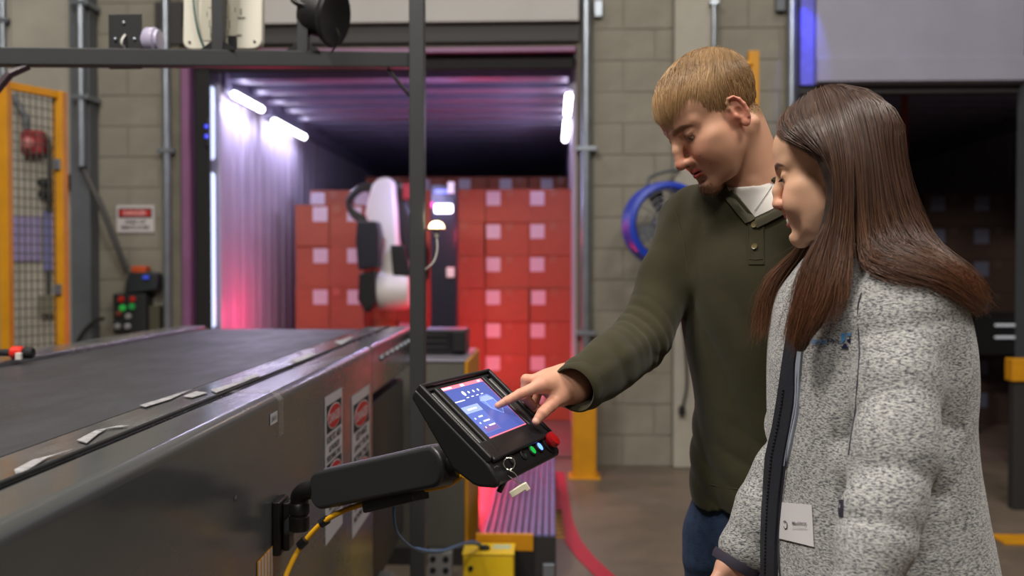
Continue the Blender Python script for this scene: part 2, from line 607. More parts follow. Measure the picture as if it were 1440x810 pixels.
for k in range(15):
    p = onZ(772 + 9 * k / 14, 672 + 82 * k / 14, .0042)
    m.add([p + Vector((-.05, -.012, 0)), p + Vector((.05, .028, 0)), p + Vector((.05, .05, 0)), p + Vector((-.05, .01, 0)),
           p + Vector((-.05, -.012, .001)), p + Vector((.05, .028, .001)), p + Vector((.05, .05, .001)), p + Vector((-.05, .01, .001))],
          [(0, 3, 2, 1), (4, 5, 6, 7), (0, 1, 5, 4), (1, 2, 6, 5), (2, 3, 7, 6), (3, 0, 4, 7)])
obj('hatching', m, INK, hz, kind='stuff')
# ------------------------------------------------------------------ cartons
CARD = mat('carton', (142, 76, 54), 0.75, var=0.10, scale=5)
CARD2 = mat('carton_shade', (150, 84, 58), 0.75, var=0.10, scale=5)
TAPE = mat('carton_tape', (140, 84, 62), 0.4)
PAPER = mat('carton_label', (180, 172, 184), 0.6, var=0.18, scale=60, stretch=(1, 1, 3))
BOXM = {}
def carton(x, y, z, w, h, d, label, group, lx=.04, small=True):
    key = (round(w, 3), round(h, 3), round(d, 3), lx)
    if key not in BOXM:
        m = MB(); m.box(-w / 2 + .002, w / 2 - .002, 0, d, .001, h - .001)
        # flap seam along the top edge
        m.box(-w / 2 + .004, w / 2 - .004, -.002, 0, h - .012, h - .004)
        a = bpy.data.meshes.new('carton'); a.from_pydata(m.v, [], m.f); a.materials.append(CARD)
        m = MB(); s = .125
        m.box(-w / 2 + lx, -w / 2 + lx + s, -.004, 0, h - .02 - s, h - .02)
        b = bpy.data.meshes.new('paper_label'); b.from_pydata(m.v, [], m.f); b.materials.append(PAPER)
        m = MB(); m.box(-w / 2 + lx + s + .05, -w / 2 + lx + s + .11, -.003, 0, h - .07, h - .004)
        c = bpy.data.meshes.new('tape_end'); c.from_pydata(m.v, [], m.f); c.materials.append(TAPE)
        BOXM[key] = (a, b, c)
    a, b, c = BOXM[key]
    o = link('cardboard_box', a, None, (x, y, z))
    ORG[o.name] = Vector((x, y, z))
    o.rotation_euler.z = RNG.uniform(-.012, .012)
    tag(o, label, 'box', group)
    link('paper_label', b, o)
    link('tape_end', c, o)
    return o

ROW = ['bottom', 'second from bottom', 'third from bottom', 'fourth from bottom', 'fifth from bottom', 'sixth from bottom', 'top']
# back stack across the trailer
W0, H0, DB = .392, .294, 8.84
xr = onY(807, 377, DB).x
for c in range(6):
    cx = xr - W0 / 2 - c * (W0 + .004)
    who = ['rightmost column of the red lit stack', 'second column from the right in the red lit stack',
           'third column from the right, just right of the robot mast', 'column directly behind the robot mast',
           'column behind the white robot arm', 'column right behind the left carton tower'][c]
    n = 7
    for r in range(n):
        carton(cx + RNG.uniform(-.006, .006), DB + RNG.uniform(0, .03) - (.0 if c < 3 else -.05), .014 + r * H0, W0, H0, .40,
               '%s carton, %s' % (ROW[r], who), 'cartons stacked across the lit trailer', .01 if c != 2 else .005)
# dark cartons further back and higher
for k in range(5):
    cx = xr - .22 - k * .43
    o = carton(cx, 10.4, .014 + 7 * H0 - .05, .42, .30, .4,
               'dim upper carton behind the red lit stack, %s from the right' % ['first', 'second', 'third', 'fourth', 'fifth'][k], 'dim cartons deep in the lit trailer', .12)
for k in range(5):
    cx = xr - .22 - k * .43
    m = MB(); m.box(cx - .21, cx + .21, 10.4, 10.8, .014, 7 * H0 - .037)
    b = obj('cardboard_box', m, CARD2, None, org=(cx, 10.4, .014))
    tag(b, 'tall dim carton standing behind the red lit stack, %s from the right' % ['first', 'second', 'third', 'fourth', 'fifth'][k], 'box', 'dim cartons deep in the lit trailer')
# left tower of larger cartons
W1, H1, DL = .295, .357, 8.5
for c in range(2):
    cx = onY(439 + 48 * c, 377, DL).x
    z = .014
    for r in range(6):
        h = .11 if r == 0 else H1
        if r == 0:
            m = MB(); m.box(cx - W1 / 2, cx + W1 / 2, DL, DL + .3, .014, .014 + .117)
            o = obj('cardboard_box', m, CARD2, None, org=(cx, DL, .014))
            tag(o, 'low flat carton at the base of the %s large carton column by the trailer wall' % ['left', 'right'][c], 'box', 'large cartons in the left tower')
            z += .117
            continue
        carton(cx, DL + RNG.uniform(0, .02), z, W1, H1, .3, 'large carton, level %s from its base, in the %s column of the left tower' % (['', 'one', 'two', 'three', 'four', 'five'][r], ['left', 'right'][c]),
               'large cartons in the left tower', .155)
        z += H1
# cartons in the dark right trailer, its gloom put into their colours
for c in range(4):
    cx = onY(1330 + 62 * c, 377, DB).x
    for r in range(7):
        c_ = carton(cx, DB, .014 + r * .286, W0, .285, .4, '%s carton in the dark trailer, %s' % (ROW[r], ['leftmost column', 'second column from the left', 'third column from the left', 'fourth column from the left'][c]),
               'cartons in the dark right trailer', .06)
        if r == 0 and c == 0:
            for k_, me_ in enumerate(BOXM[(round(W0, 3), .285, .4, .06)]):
                me_.materials[0] = (mat('shaded_carton', (62, 44, 36), .8, var=.1), mat('shaded_label', (96, 98, 118), .6), mat('shaded_tape', (70, 52, 44), .6))[k_]

# ------------------------------------------------------------------ unloading robot in the trailer
ROBW = mat('robot_white', (212, 208, 206), 0.45)
ROBB = mat('robot_black', (20, 20, 24), 0.4)
ROBN = mat('robot_navy', (22, 24, 40), 0.4)
RY = 7.75
def rp(px, py, Y=RY): return onY(px, py, Y)
rb = thing('unloading_robot', 'white and black mobile robot arm unloading cartons inside the lit trailer', 'robot', (rp(585, 400).x, RY, .014))
m = MB()
a, b = rp(508, 432), rp(668, 432)
m.box(a.x, b.x, RY - .15, RY + .75, .014, .5)
obj('mobile_base', m, ROBB, rb, .04)
for sx in (0, 1):
    for sy in (0, 1):
        m = MB()
        x = a.x + .08 if sx == 0 else b.x - .08
        M = Matrix.Translation((x - .05, RY + sy * .55 + .02, .104)) @ Matrix.Rotation(math.pi / 2, 4, 'Y')
        m.lathe([(.06, -.02), (.09, 0), (.09, .1), (.06, .12)], M, 16)
        obj('wheel', m, BLACK, rb, smooth=40)
# turntable and wrist drum
c = rp(552, 440)
m = MB(); m.lathe([(.19, 0), (.2, .03), (.2, .12), (.16, .16)], Matrix.Translation((c.x, RY + .25, .49)), 24)
obj('turntable', m, ROBB, rb, smooth=40)
p0, p1 = rp(536, 408), rp(577, 408)
m = MB()
r = (rp(0, 381).z - rp(0, 434).z) / 2
M = Matrix.Translation(((p0.x), RY - .02, rp(0, 408).z)) @ Matrix.Rotation(math.pi / 2, 4, 'Y')
m.lathe([(r * .82, -.03), (r, 0), (r * 1.02, .07), (r, .19), (r * .9, .23)], M, 26)
obj('shoulder_drum', m, ROBW, rb, smooth=50)
# white lower arm shell, rising and leaning back
def shell(name, pts, y0, y1, mt, bev=.03):
    P = [rp(px, py) for px, py in pts]
    m = MB()
    M = Matrix(((1, 0, 0, 0), (0, 0, 1, 0), (0, 1, 0, 0), (0, 0, 0, 1)))
    m.prism([(p.x, p.z) for p in P], y0, y1, M)
    return obj(name, m, mt, rb, bev)
shell('upper_arm_shell', [(534, 400), (541, 340), (520, 318), (514, 300), (524, 262), (533, 251), (548, 249), (556, 258), (560, 330), (566, 400)], RY - .06, RY + .10, ROBW)
shell('forearm', [(544, 250), (560, 252), (572, 290), (598, 350), (598, 396), (580, 388), (556, 330), (546, 285)], RY + .11, RY + .30, ROBB)
shell('gripper_body', [(511, 312), (538, 313), (541, 330), (540, 376), (512, 380), (509, 340)], RY - .26, RY - .07, ROBN, .015)
shell('gripper_foot', [(511, 384), (533, 380), (535, 428), (520, 440), (509, 420)], RY - .2, RY - .03, ROBB, .02)
shell('elbow_block', [(552, 345), (572, 345), (580, 388), (556, 388)], RY - .12, RY - .07, ROBB, .01)
shell('wrist_block', [(566, 258), (580, 258), (580, 280), (566, 280)], RY - .02, RY + .1, mat('robot_red_lit', (130, 22, 30), .4), .008)  # red light on this block put into its colour
for k, off in enumerate((0, 5)):
    m = MB()
    m.tube(arc_pts([rp(530, 262 + off), rp(508, 262 + off), rp(491, 280 + off), rp(496, 297 + off), rp(512, 308 + off), rp(522, 318)], 5), .022, 8)
    obj('hose', m, ROBB, rb, smooth=60)
# sensor mast
m = MB()
a, b = rp(603, 258), rp(640, 458)
m.box(a.x, b.x, RY + .1, RY + .3, .45, a.z)
obj('sensor_mast', m, ROBN, rb, .01)
def mast_item(name, x0, y0, x1, y1, mt, bev=.008, dy=.02):
    p, q = rp(x0, y0, RY + .1), rp(x1, y1, RY + .1)
    m = MB(); m.box(p.x, q.x, RY + .1 - dy, RY + .1, q.z, p.z)
    return obj(name, m, mt, rb, bev)
mast_item('status_light', 611, 287, 637, 300, mat('status_light', (250, 250, 255), .3, emit=(226, 226, 255), estr=5), .02, .03)
mast_item('mast_label', 612, 267, 630, 272, mat('mast_light', (90, 110, 220), .3, emit=(70, 90, 230), estr=.8), .002)
mast_item('lens_cover', 630, 256, 639, 272, ROBW, .004)
mast_item('lens_cover', 628, 376, 639, 390, ROBW, .004)
mast_item('latch', 606, 284, 609, 292, mat('pink_led', (255, 60, 160), .3, emit=(255, 40, 140), estr=.8), .002)
# the robot's red warning glow and the red lamp low on its base
lamp('red_warning_lamp', 'POINT', rp(676, 520, 7.9), 40, (1.0, 0.02, 0.05), .06)
lamp('red_warning_lamp', 'POINT', rp(655, 330, 7.75), 6, (1.0, 0.05, 0.10), .06)
lamp('red_warning_lamp', 'POINT', rp(405, 445, 7.6), 13, (1.0, 0.04, 0.16), .08)
lamp('mast_glow', 'POINT', rp(600, 270, 7.5), 9.0, (.55, .48, 1.0), .05)

# ------------------------------------------------------------------ belt conveyor
AL = mat('brushed_metal', (100, 103, 104), 0.24, 0.5, var=0.08, scale=5, rvar=0.10, stretch=(1, .3, 1))
ALTOP = mat('worn_metal_top', (150, 150, 152), 0.24, 0.8, var=0.2, scale=7, rvar=0.12, stretch=(2, .5, 1))
BELT = mat('belt_rubber', (52, 53, 58), 0.45, var=0.14, scale=9, bump=0.35, bscale=260, rvar=.08, stretch=(1, .35, 1))
cvM = Matrix.Rotation(.0193, 4, 'Z')
def cv(x, y, z): return cvM @ Vector((x, y, z))
CT, CA = 1.116, -.52              # top height, right face
cvo = cv(-1.0, 2.0, 0)
cb = thing('belt_conveyor', 'long grey metal belt conveyor with black belt running toward the lit trailer', 'conveyor', cvo)
def cbox(name, x0, x1, y0, y1, z0, z1, mt, bevel=0.0, seg=2):
    m = MB(); m.box(x0, x1, y0, y1, z0, z1, cvM)
    return obj(name, m, mt, cb, bevel, seg)
YN, YM, YE = .25, 3.22, 4.32
cbox('side_panel', CA - .107, CA, YN, YM, .22, CT, AL, .022, 6)
cbox('boom_panel', CA - .107, CA - .004, YM, YE, CT - .165, CT - .001, AL, .014, 4)
cbox('top_rail', -.722, CA - .109, YN, YE, CT - .04, CT - .002, ALTOP, .003)
cbox('belt', -1.43, -.727, YN, YE, CT - .03, CT - .012, BELT, .006)
cbox('belt_return', -1.43, -.727, YN, YE - .05, CT - .2, CT - .17, BELT, .006)
m = MB(); M = Matrix.Translation(cv(-1.43, YE - .09, CT - .1)) @ cvM @ Matrix.Rotation(math.pi / 2, 4, 'Y')
m.lathe([(.02, -.05), (.02, 0), (.08, 0), (.08, .70), (.02, .70), (.02, .75)], M, 20)
obj('end_roller', m, STEELG, cb, smooth=50)
cbox('far_rail', -1.56, -1.435, YN, YE, CT - .05, CT + .002, ALTOP, .004)
cbox('far_panel', -1.56, -1.52, YN, YM, .22, CT - .052, AL, .004)
cbox('drive_housing', -1.5, CA - .03, YM + .01, YE - .12, .25, CT - .21, mat('machine_dark', (40, 41, 43), .5), .01)
cbox('drive_shelf', CA - .20, CA + .02, YM + .1, YM + .34, .0, .28, mat('machine_grey', (98, 98, 98), .5), .01)
for x in (-1.45, CA - .16):
    for y in (.5, 2.9):
        cbox('leg', x, x + .09, y, y + .09, 0, .22, STEELG, .004)
m = MB()
m.tube([cv(-.6265, YN, CT + .001), cv(-.6265, YE, CT + .001)], .0032, 6)
obj('seam_strip', m, INK, cb, smooth=60)
m = MB()
m.tube([cv(-.7245, YN, CT - .006), cv(-.7245, YE, CT - .006)], .004, 6)
obj('belt_gap_seal', m, INK, cb, smooth=60)
# bolts on the boom
for k in range(7):
    m = MB()
    y = 3.42 + k * .125
    M = Matrix.Translation(cv(CA - .004, y, CT - .055)) @ cvM @ Matrix.Rotation(math.pi / 2, 4, 'Y')
    m.lathe([(.011, 0), (.011, .006), (.007, .010)], M, 8)
    obj('bolt', m, GALV, cb)
# worn white paint patches along the seam, each a thin flake
FLAKE = mat('worn_white_paint', (150, 149, 152), .5, var=.45, scale=70)
def flake(pts):
    P = [onZ(px, py, CT) for px, py in pts]
    m = MB(); n = len(P)
    m.add([p + Vector((0, 0, .0002)) for p in P] + [p + Vector((0, 0, .0016)) for p in P],
          [list(range(n))[::-1], [n + i for i in range(n)]] + [(i, (i + 1) % n, n + (i + 1) % n, n + i) for i in range(n)])
    obj('paint_flake', m, FLAKE, cb)
flake([(20, 662), (46, 648), (78, 640), (110, 631), (66, 645), (36, 664), (22, 668)])
flake([(108, 620), (135, 606), (170, 599), (182, 600), (150, 604), (138, 611), (122, 624)])
flake([(196, 571), (232, 560), (270, 548), (240, 562), (205, 573)])
flake([(258, 558), (276, 551), (292, 553), (270, 560)])
flake([(296, 549), (330, 539), (350, 535), (325, 545), (304, 553)])
flake([(340, 533), (362, 526), (366, 529), (346, 536)])
flake([(408, 508), (436, 497), (444, 499), (420, 511)])
flake([(470, 482), (492, 474), (498, 475), (480, 485)])
# clear tape wrapped over the edge
TAPEC = mat('clear_tape', (190, 188, 182), .25, alpha=.16)
m = MB()
e = [onZ(345, 549, CT + .001), onZ(372, 551, CT + .0015)]
yt = (cvM.inverted() @ onX(400, 545, e[1].x)).y
yy = (cvM.inverted() @ onZ(392, 551, CT)).y
for i, (x0, z0, x1, z1) in enumerate(((CA - .10, CT + .001, CA - .012, CT + .001), (CA - .012, CT + .001, CA + .002, CT - .016), (CA + .002, CT - .016, CA + .0022, CT - .09))):
    w = .02
    m.add([cv(x0, yy - w, z0), cv(x0, yy + w, z0), cv(x1, yy + w, z1), cv(x1, yy - w, z1)], [(0, 1, 2, 3)])
obj('clear_tape', m, TAPEC, cb, smooth=60)

# stickers on the conveyor side
def side_pt(px, py, x=CA):
    r = cvM.inverted().to_3x3() @ ray(px, py)
    o = cvM.inverted() @ CC
    return cvM @ (o + r * ((x - o.x) / r.x))
def sideM(y, z, off=.0012):
    o = cv(CA + off, y, z)
    return frame(o, cvM.to_3x3() @ Vector((0, 1, 0)), (0, 0, 1))
def sticker(name, M, w, h, mt, parent, off=0.0, thick=.0008, poly=None):
    m = MB()
    pl = poly or [(-w / 2, -h / 2), (w / 2, -h / 2), (w / 2, h / 2), (-w / 2, h / 2)]
    m.prism(pl, off, off + thick, M)
    return obj(name, m, mt, parent)
def oval(w, h, n=24):
    return [(w / 2 * math.cos(2 * math.pi * i / n), h / 2 * math.sin(2 * math.pi * i / n)) for i in range(n)]
STW = mat('sticker_white', (186, 184, 190), .45)
def danger_sticker(px0, px1, pyt, pyb, lines, nm):
    a = cvM.inverted() @ side_pt(px0, pyt); b = cvM.inverted() @ side_pt(px1, pyt)
    yc, w = (a.y + b.y) / 2, abs(b.y - a.y)
    top = (a.z + (cvM.inverted() @ side_pt(px1, pyt - (12 if px0 < 480 else 14))).z) / 2
    bot = (cvM.inverted() @ side_pt((px0 + px1) / 2, pyb)).z
    h = top - bot
    M = sideM(yc, (top + bot) / 2)
    s = sticker('danger_sticker', M, w, h, STW, cb, 0, .001)
    s['label'] = nm
    def unit(y0, fh):
        Mh = M @ Matrix.Translation((0, y0, 0))
        sticker('sign_field', Mh, w * .86, fh, INK, s, .0011)
        sticker('sign_oval', Mh, 0, 0, STW, s, .002, .0006, oval(w * .80, fh * .92))
        sticker('sign_oval', Mh, 0, 0, RED, s, .0027, .0006, oval(w * .74, fh * .84))
        text_part('lettering', 'DANGER', Mh, w * .62, fh * .36, STW, s, .02, .0036)
    sc_ = .0018 if px0 < 480 else .0021
    unit(h / 2 - 33 * sc_, 39 * sc_)
    for t, ww, dy_, th in lines:
        text_part('lettering', t, M @ Matrix.Translation((0, h / 2 - dy_ * sc_, 0)), w * ww, th * sc_, INK, s, .02, .0016)
    unit(h / 2 - 116 * sc_, 39 * sc_)
    for t, ww, dy_, th in lines:
        text_part('lettering', t, M @ Matrix.Translation((0, h / 2 - (dy_ + 83) * sc_, 0)), w * ww, th * sc_, INK, s, .02, .0016)
danger_sticker(456, 480, 558, 753, [('ROBOTIC AREA', .84, 62, 11), ('AUTHORIZED', .62, 77, 9), ('PERSONNEL ONLY', .84, 89, 9)], 'narrow white sticker with a red DANGER oval, nearer on the conveyor side')
danger_sticker(494, 519, 556, 740, [('KEEP HANDS', .6, 61, 11), ('AWAY FROM', .8, 76, 10), ('MOVING PARTS', .84, 90, 10)], 'narrow white sticker with a red DANGER oval, farther on the conveyor side')
p = cvM.inverted() @ side_pt(384, 588)
s = sticker('number_sticker', sideM(p.y, p.z), .052, .022, STW, cb)
text_part('lettering', 'L061 R', sideM(p.y, p.z), .036, .010, INK, s, 0, .0012)
p = cvM.inverted() @ side_pt(372, 800)
s = sticker('stripe_sticker', sideM(p.y, p.z), .11, .06, YELLOW, cb)
for k in range(5):
    sticker('stripe', sideM(p.y - .044 + k * .022, p.z), .009, .056, STW, s, .001)
sticker('scratch_mark', sideM((cvM.inverted() @ side_pt(330, 700)).y, (cvM.inverted() @ side_pt(330, 700)).z), .012, .006, STEELG, cb)

# red plug lying on the far rail
p = onZ(30, 496, CT + .02)
t = thing('emergency_stop_plug', 'small red and black plug lying on the far conveyor rail', 'plug', (p.x, p.y, CT))
def along(px0, px1, r, mt, name):
    m = MB(); a, b = onY(px0, 495, p.y), onY(px1, 495, p.y)
    m.lathe([(r * .8, 0), (r, .004), (r, (b - a).length - .004), (r * .8, (b - a).length)], frame(Vector((a.x, p.y, CT + .02)), (0, 1, 0), (0, 0, 1)), 14)
    obj(name, m, mt, t, smooth=40)
along(-20, 16, .010, BLACK, 'cable_end')
along(16, 33, .018, mat('plug_red', (214, 40, 24), .4), 'red_body')
along(33, 47, .016, BLACK, 'black_cap')
m = MB(); q = onY(33, 500, p.y); m.box(q.x - .008, q.x + .008, p.y - .03, p.y - .018, CT + .002, CT + .022); obj('white_tag', m, WHITE, t, .002)

# ------------------------------------------------------------------ support arm on the conveyor side
ARMM = mat('arm_charcoal', (42, 43, 45), 0.38, var=.05, scale=20)
ARMB = mat('arm_black', (18, 18, 19), 0.4)
mp = cvM.inverted() @ side_pt(388, 738)
sa = thing('monitor_arm', 'charcoal articulated support arm bolted to the conveyor side', 'arm', cv(CA, mp.y, mp.z))
m = MB(); m.box(CA, CA + .018, mp.y - .035, mp.y + .035, mp.z - .055, mp.z + .055, cvM); obj('mount_plate', m, ARMB, sa, .005)
m = MB(); m.box(CA + .018, CA + .032, mp.y - .022, mp.y + .022, mp.z - .048, mp.z + .05, cvM); obj('mount_cover', m, ARMB, sa, .004)
m = MB(); m.box(CA + .0322, CA + .034, mp.y - .012, mp.y + .010, mp.z + .012, mp.z + .034, cvM); obj('yellow_label', m, YELLOW, sa)
e0 = cv(CA + .02, mp.y, mp.z - .012)
e1 = at(421, 728, 1.96)
m = MB()
d = e1 - e0
m.prism([(0, -.014), (d.length, -.012), (d.length, .012), (0, .014)], -.012, .012, frame(e0, d, (0, 0, 1)))
obj('link_bracket', m, STEELG, sa, .004)
m = MB(); m.lathe([(.018, 0), (.02, .004), (.02, .028), (.017, .030), (.017, .032), (.02, .034), (.02, .052), (.015, .058)], Matrix.Translation(at(421, 746, 1.96)), 20)
obj('pivot_post', m, ARMB, sa, smooth=40)
m = MB(); m.tube(arc_pts([at(421, 708, 1.96), at(422, 697, 1.955), at(431, 690, 1.94), at(446, 688, 1.92)], 5), .018, 12)
obj('elbow_joint', m, ARMB, sa, smooth=60)
A0, A1 = at(464, 687, 1.91), at(622, 654, 1.64)
ax = A1 - A0
Lr = ax.length
Ma = frame(A0, ax, (0, 0, 1))
def stadium(L, r0, r1, n=10):
    pts = []
    for i in range(n + 1):
        a = math.pi / 2 + math.pi * i / n
        pts.append((r0 * math.cos(a), r0 * math.sin(a)))
    for i in range(n + 1):
        a = -math.pi / 2 + math.pi * i / n
        pts.append((L + r1 * math.cos(a), r1 * math.sin(a)))
    return pts
m = MB(); m.prism(stadium(Lr, .036, .034), -.028, .028, Ma); obj('arm_cover', m, ARMM, sa, .008, 3)
m = MB(); m.prism([(.02, .0335), (Lr - .01, .032), (Lr - .01, .0365), (.02, .0385)], -.02, .02, Ma); obj('top_highlight', m, mat('arm_highlight', (104, 100, 116), .35), sa, .002)  # lavender highlight of the arm's upper face, painted as a paler strip
m = MB(); m.prism([(Lr * .36, -.032), (Lr * .80, -.032), (Lr * .80, -.05), (Lr * .36, -.056)], -.018, .018, Ma); obj('cable_clip', m, ARMB, sa, .003)
m = MB(); m.tube([A1 + Vector((0, 0, 0)), at(650, 652, 1.615)], .024, 14); obj('head_joint', m, ARMB, sa, smooth=60)

# ------------------------------------------------------------------ operator panel
PBLK = mat('panel_black', (24, 24, 26), 0.42, var=.06, scale=30)
PEDGE = mat('panel_groove', (10, 10, 11), 0.6)
PCH = mat('panel_channel', (58, 57, 56), 0.35)
SO = at(682, 571, 1.58)
an, ta = math.radians(20), math.radians(41)
SW = Vector((math.sin(an), math.cos(an), 0))
SU = Vector((math.cos(an), -math.sin(an), 0))
SV = SU * math.cos(ta) - Vector((0, 0, 1)) * math.sin(ta)      # down the screen
SN = SW.cross(SV); SN = SN if SN.z > 0 else -SN
def sp(w, v, n): return SO + SW * w + SV * v + SN * n
op = thing('operator_panel', 'tilted black touchscreen operator panel with red stop button', 'control panel', sp(0, .03, -.05))
MW = Matrix(((SV.x, SN.x, SW.x, SO.x), (SV.y, SN.y, SW.y, SO.y), (SV.z, SN.z, SW.z, SO.z), (0, 0, 0, 1)))   # (v, n, w)
m = MB()
m.prism([(-.066, -.006), (.084, -.006), (.092, -.007), (.116, -.012), (.122, -.017), (.119, -.027), (.102, -.042), (.092, -.047), (.053, -.053), (-.062, -.022), (-.068, -.015)], -.132, .128, MW)
obj('housing', m, PBLK, op, .007, 3)
MT = Matrix(((SW.x, -SV.x, SN.x, SO.x), (SW.y, -SV.y, SN.y, SO.y), (SW.z, -SV.z, SN.z, SO.z), (0, 0, 0, 1)))   # (w, up, n)
def pbox(name, w0, w1, u0, u1, n0, n1, mt, bev=0.0, parent=None):
    m = MB(); m.box(w0, w1, u0, u1, n0, n1, MT)
    return obj(name, m, mt, parent or op, bev)
pbox('rim', -.131, -.122, -.088, .066, -.008, .004, PBLK, .003)
pbox('rim', .118, .127, -.088, .066, -.008, .004, PBLK, .003)
pbox('rim', -.131, .127, .061, .0675, -.008, .0042, PBLK, .003)
pbox('inner_rim', -.096, -.0785, -.080, .056, -.008, .002, PBLK, .003)
pbox('inner_rim', .0785, .094, -.080, .056, -.008, .002, PBLK, .003)
pbox('inner_rim', -.12, .116, -.092, -.0555, -.008, .0015, PBLK, .003)
pbox('brow', -.12, .116, .0545, .0605, -.008, -.002, PEDGE, .001)
for s0, s1 in ((-.121, -.097), (.095, .117)):
    m = MB()
    m.tube([sp((s0 + s1) / 2, -.048, -.007), sp((s0 + s1) / 2, .066, -.007)], .008, 12)
    obj('grip_channel', m, PCH, op, smooth=60)
SCR = mat('screen_blue', (70, 84, 150), .25, emit=(66, 82, 160), estr=.75)
SCP = mat('screen_pink', (250, 120, 140), .3, emit=(250, 120, 140), estr=.8)
SC2 = mat('screen_pale', (140, 158, 210), .3, emit=(130, 150, 212), estr=.8)
SC3 = mat('screen_mid', (96, 118, 190), .3, emit=(86, 110, 188), estr=.8)
SCW = mat('screen_white', (235, 235, 250), .3, emit=(225, 228, 250), estr=.9)
SCG = mat('screen_shade', (104, 84, 140), .3, emit=(104, 84, 150), estr=.7)
m = MB(); m.box(-.0775, .0775, -.0545, .0545, -.010, -.002, MT)
sc = obj('screen', m, SCP, op)
def ui(name, w0, w1, u0, u1, mt, n=.0): return pbox(name, w0, w1, u0, u1, -.0021, -.0016 + n, mt, 0, sc)
ui('display_area', -.0758, .0758, -.0528, .0475, SCR)
ui('list_panel', -.072, -.012, -.046, -.002, mat('screen_list', (82, 98, 168), .3, emit=(78, 98, 174), estr=.8), .0002)
ui('list_header', -.072, -.012, -.004, .010, SC2, .0004)
ui('header_text', -.058, -.026, .0015, .0045, SCW, .0006)
ui('list_shade', -.064, -.014, -.044, -.034, SCG, .0004)
for k, (a, b) in enumerate(((-.046, -.032), (-.044, -.022), (-.040, -.018))):
    ui('list_text', a, b, -.013 - k * .010, -.0155 - k * .010, SCW, .0006) if False else ui('list_text', a, b, -.0155 - k * .010, -.013 - k * .010, SCW, .0006)
    ui('list_icon', a - .016, a - .013, -.017 - k * .010, -.014 - k * .010, SCW, .0006)
ui('title_text', -.072, -.038, .021, .0228, SCW, .0004)
for k in range(4):
    m = MB(); m.prism([(x + (-.022 + k * .018), y + .034) for x, y in (oval(.009, .010) if k == 0 else oval(.005, .005))], -.0017, -.0012, MT)
    obj('status_icon', m, SCW, sc)
    ui('status_text', -.026 + k * .018, -.018 + k * .018, .024, .0255, SCW, .0004)
for k in range(5):
    ui('menu_icon', -.074 + k * .007, -.070 + k * .007, .049, .0525, SCW, .0004)
ui('menu_icon', -.008, .002, .048, .0525, SCW, .0006)
ui('menu_icon', .058, .066, .049, .0525, SCW, .0004)
for pl, mt in (([(0, .012), (.012, .021), (.040, .021), (.048, .013), (.048, -.012), (.036, -.022), (.012, -.008)], SC3), ([(.002, .012), (.013, .0195), (.0385, .0195), (.0462, .0125), (.046, .009), (.012, .009)], SC2)):
    m = MB(); m.prism([(x + .004, y) for x, y in pl], -.0016, -.0013 + (.0003 if mt is SC2 else 0), MT); obj('box_diagram', m, mt, sc)
m = MB()
for a, b in (((.004, .012), (.016, -.008)), ((.016, -.008), (.040, -.022)), ((.040, -.022), (.052, -.012)), ((.052, -.012), (.052, .013)), ((.052, .013), (.044, .021)), ((.044, .021), (.016, .021)), ((.016, .021), (.004, .012)), ((.016, .009), (.016, -.008)), ((.016, .009), (.050, .009))):
    m.tube([sp(a[0], -a[1], -.0010), sp(b[0], -b[1], -.0010)], .0004, 4)
obj('diagram_outline', m, SC2, sc)
# buttons on the sloping front
def fp(w, s, n=0.0):   # point on the front slope; s 0..1 down the slope
    v0, n0, v1, n1 = .092, -.007, .124, -.013
    t = Vector((v1 - v0, n1 - n0)); k = t.normalized()
    v, nn = v0 + t.x * s, n0 + t.y * s
    return sp(w, v + -k.y * n, nn + k.x * n)
FN = (fp(0, .5, 1) - fp(0, .5, 0)).normalized()
def knob(name, w, s, prof, mt, parent=None, n=20):
    m = MB(); m.lathe(prof, frame(fp(w, s), SW, FN.cross(SW)), n)
    return obj(name, m, mt, parent or op, smooth=40)
knob('stop_button_collar', .096, .22, [(.017, -.002), (.017, .003), (.012, .004)], PEDGE)
knob('stop_button', .096, .22, [(.008, .003), (.009, .008), (.0130, .009), (.0138, .013), (.0125, .018), (.007, .020), (.001, .0205)], mat('stop_red', (186, 22, 26), .3)).__setitem__('label', 'round red stop button')
knob('blue_button', .056, .22, [(.0092, -.002), (.0092, .003), (.008, .004), (.001, .0042)], PEDGE)
knob('button_light', .056, .22, [(.0068, .003), (.0068, .0045), (.001, .005)], mat('blue_led', (90, 140, 255), .3, emit=(90, 140, 255), estr=2.2))
knob('green_button', .024, .22, [(.0092, -.002), (.0092, .003), (.008, .004), (.001, .0042)], PEDGE)
knob('button_light', .024, .22, [(.0068, .003), (.0068, .0045), (.001, .005)], mat('green_led', (20, 150, 60), .3, emit=(20, 170, 60), estr=.7))
knob('socket', -.012, .22, [(.0085, -.002), (.0085, .002), (.006, .003), (.005, .001), (.001, .001)], PEDGE)
knob('key_switch', -.058, .25, [(.009, -.002), (.009, .003), (.006, .004), (.001, .0045)], PEDGE)
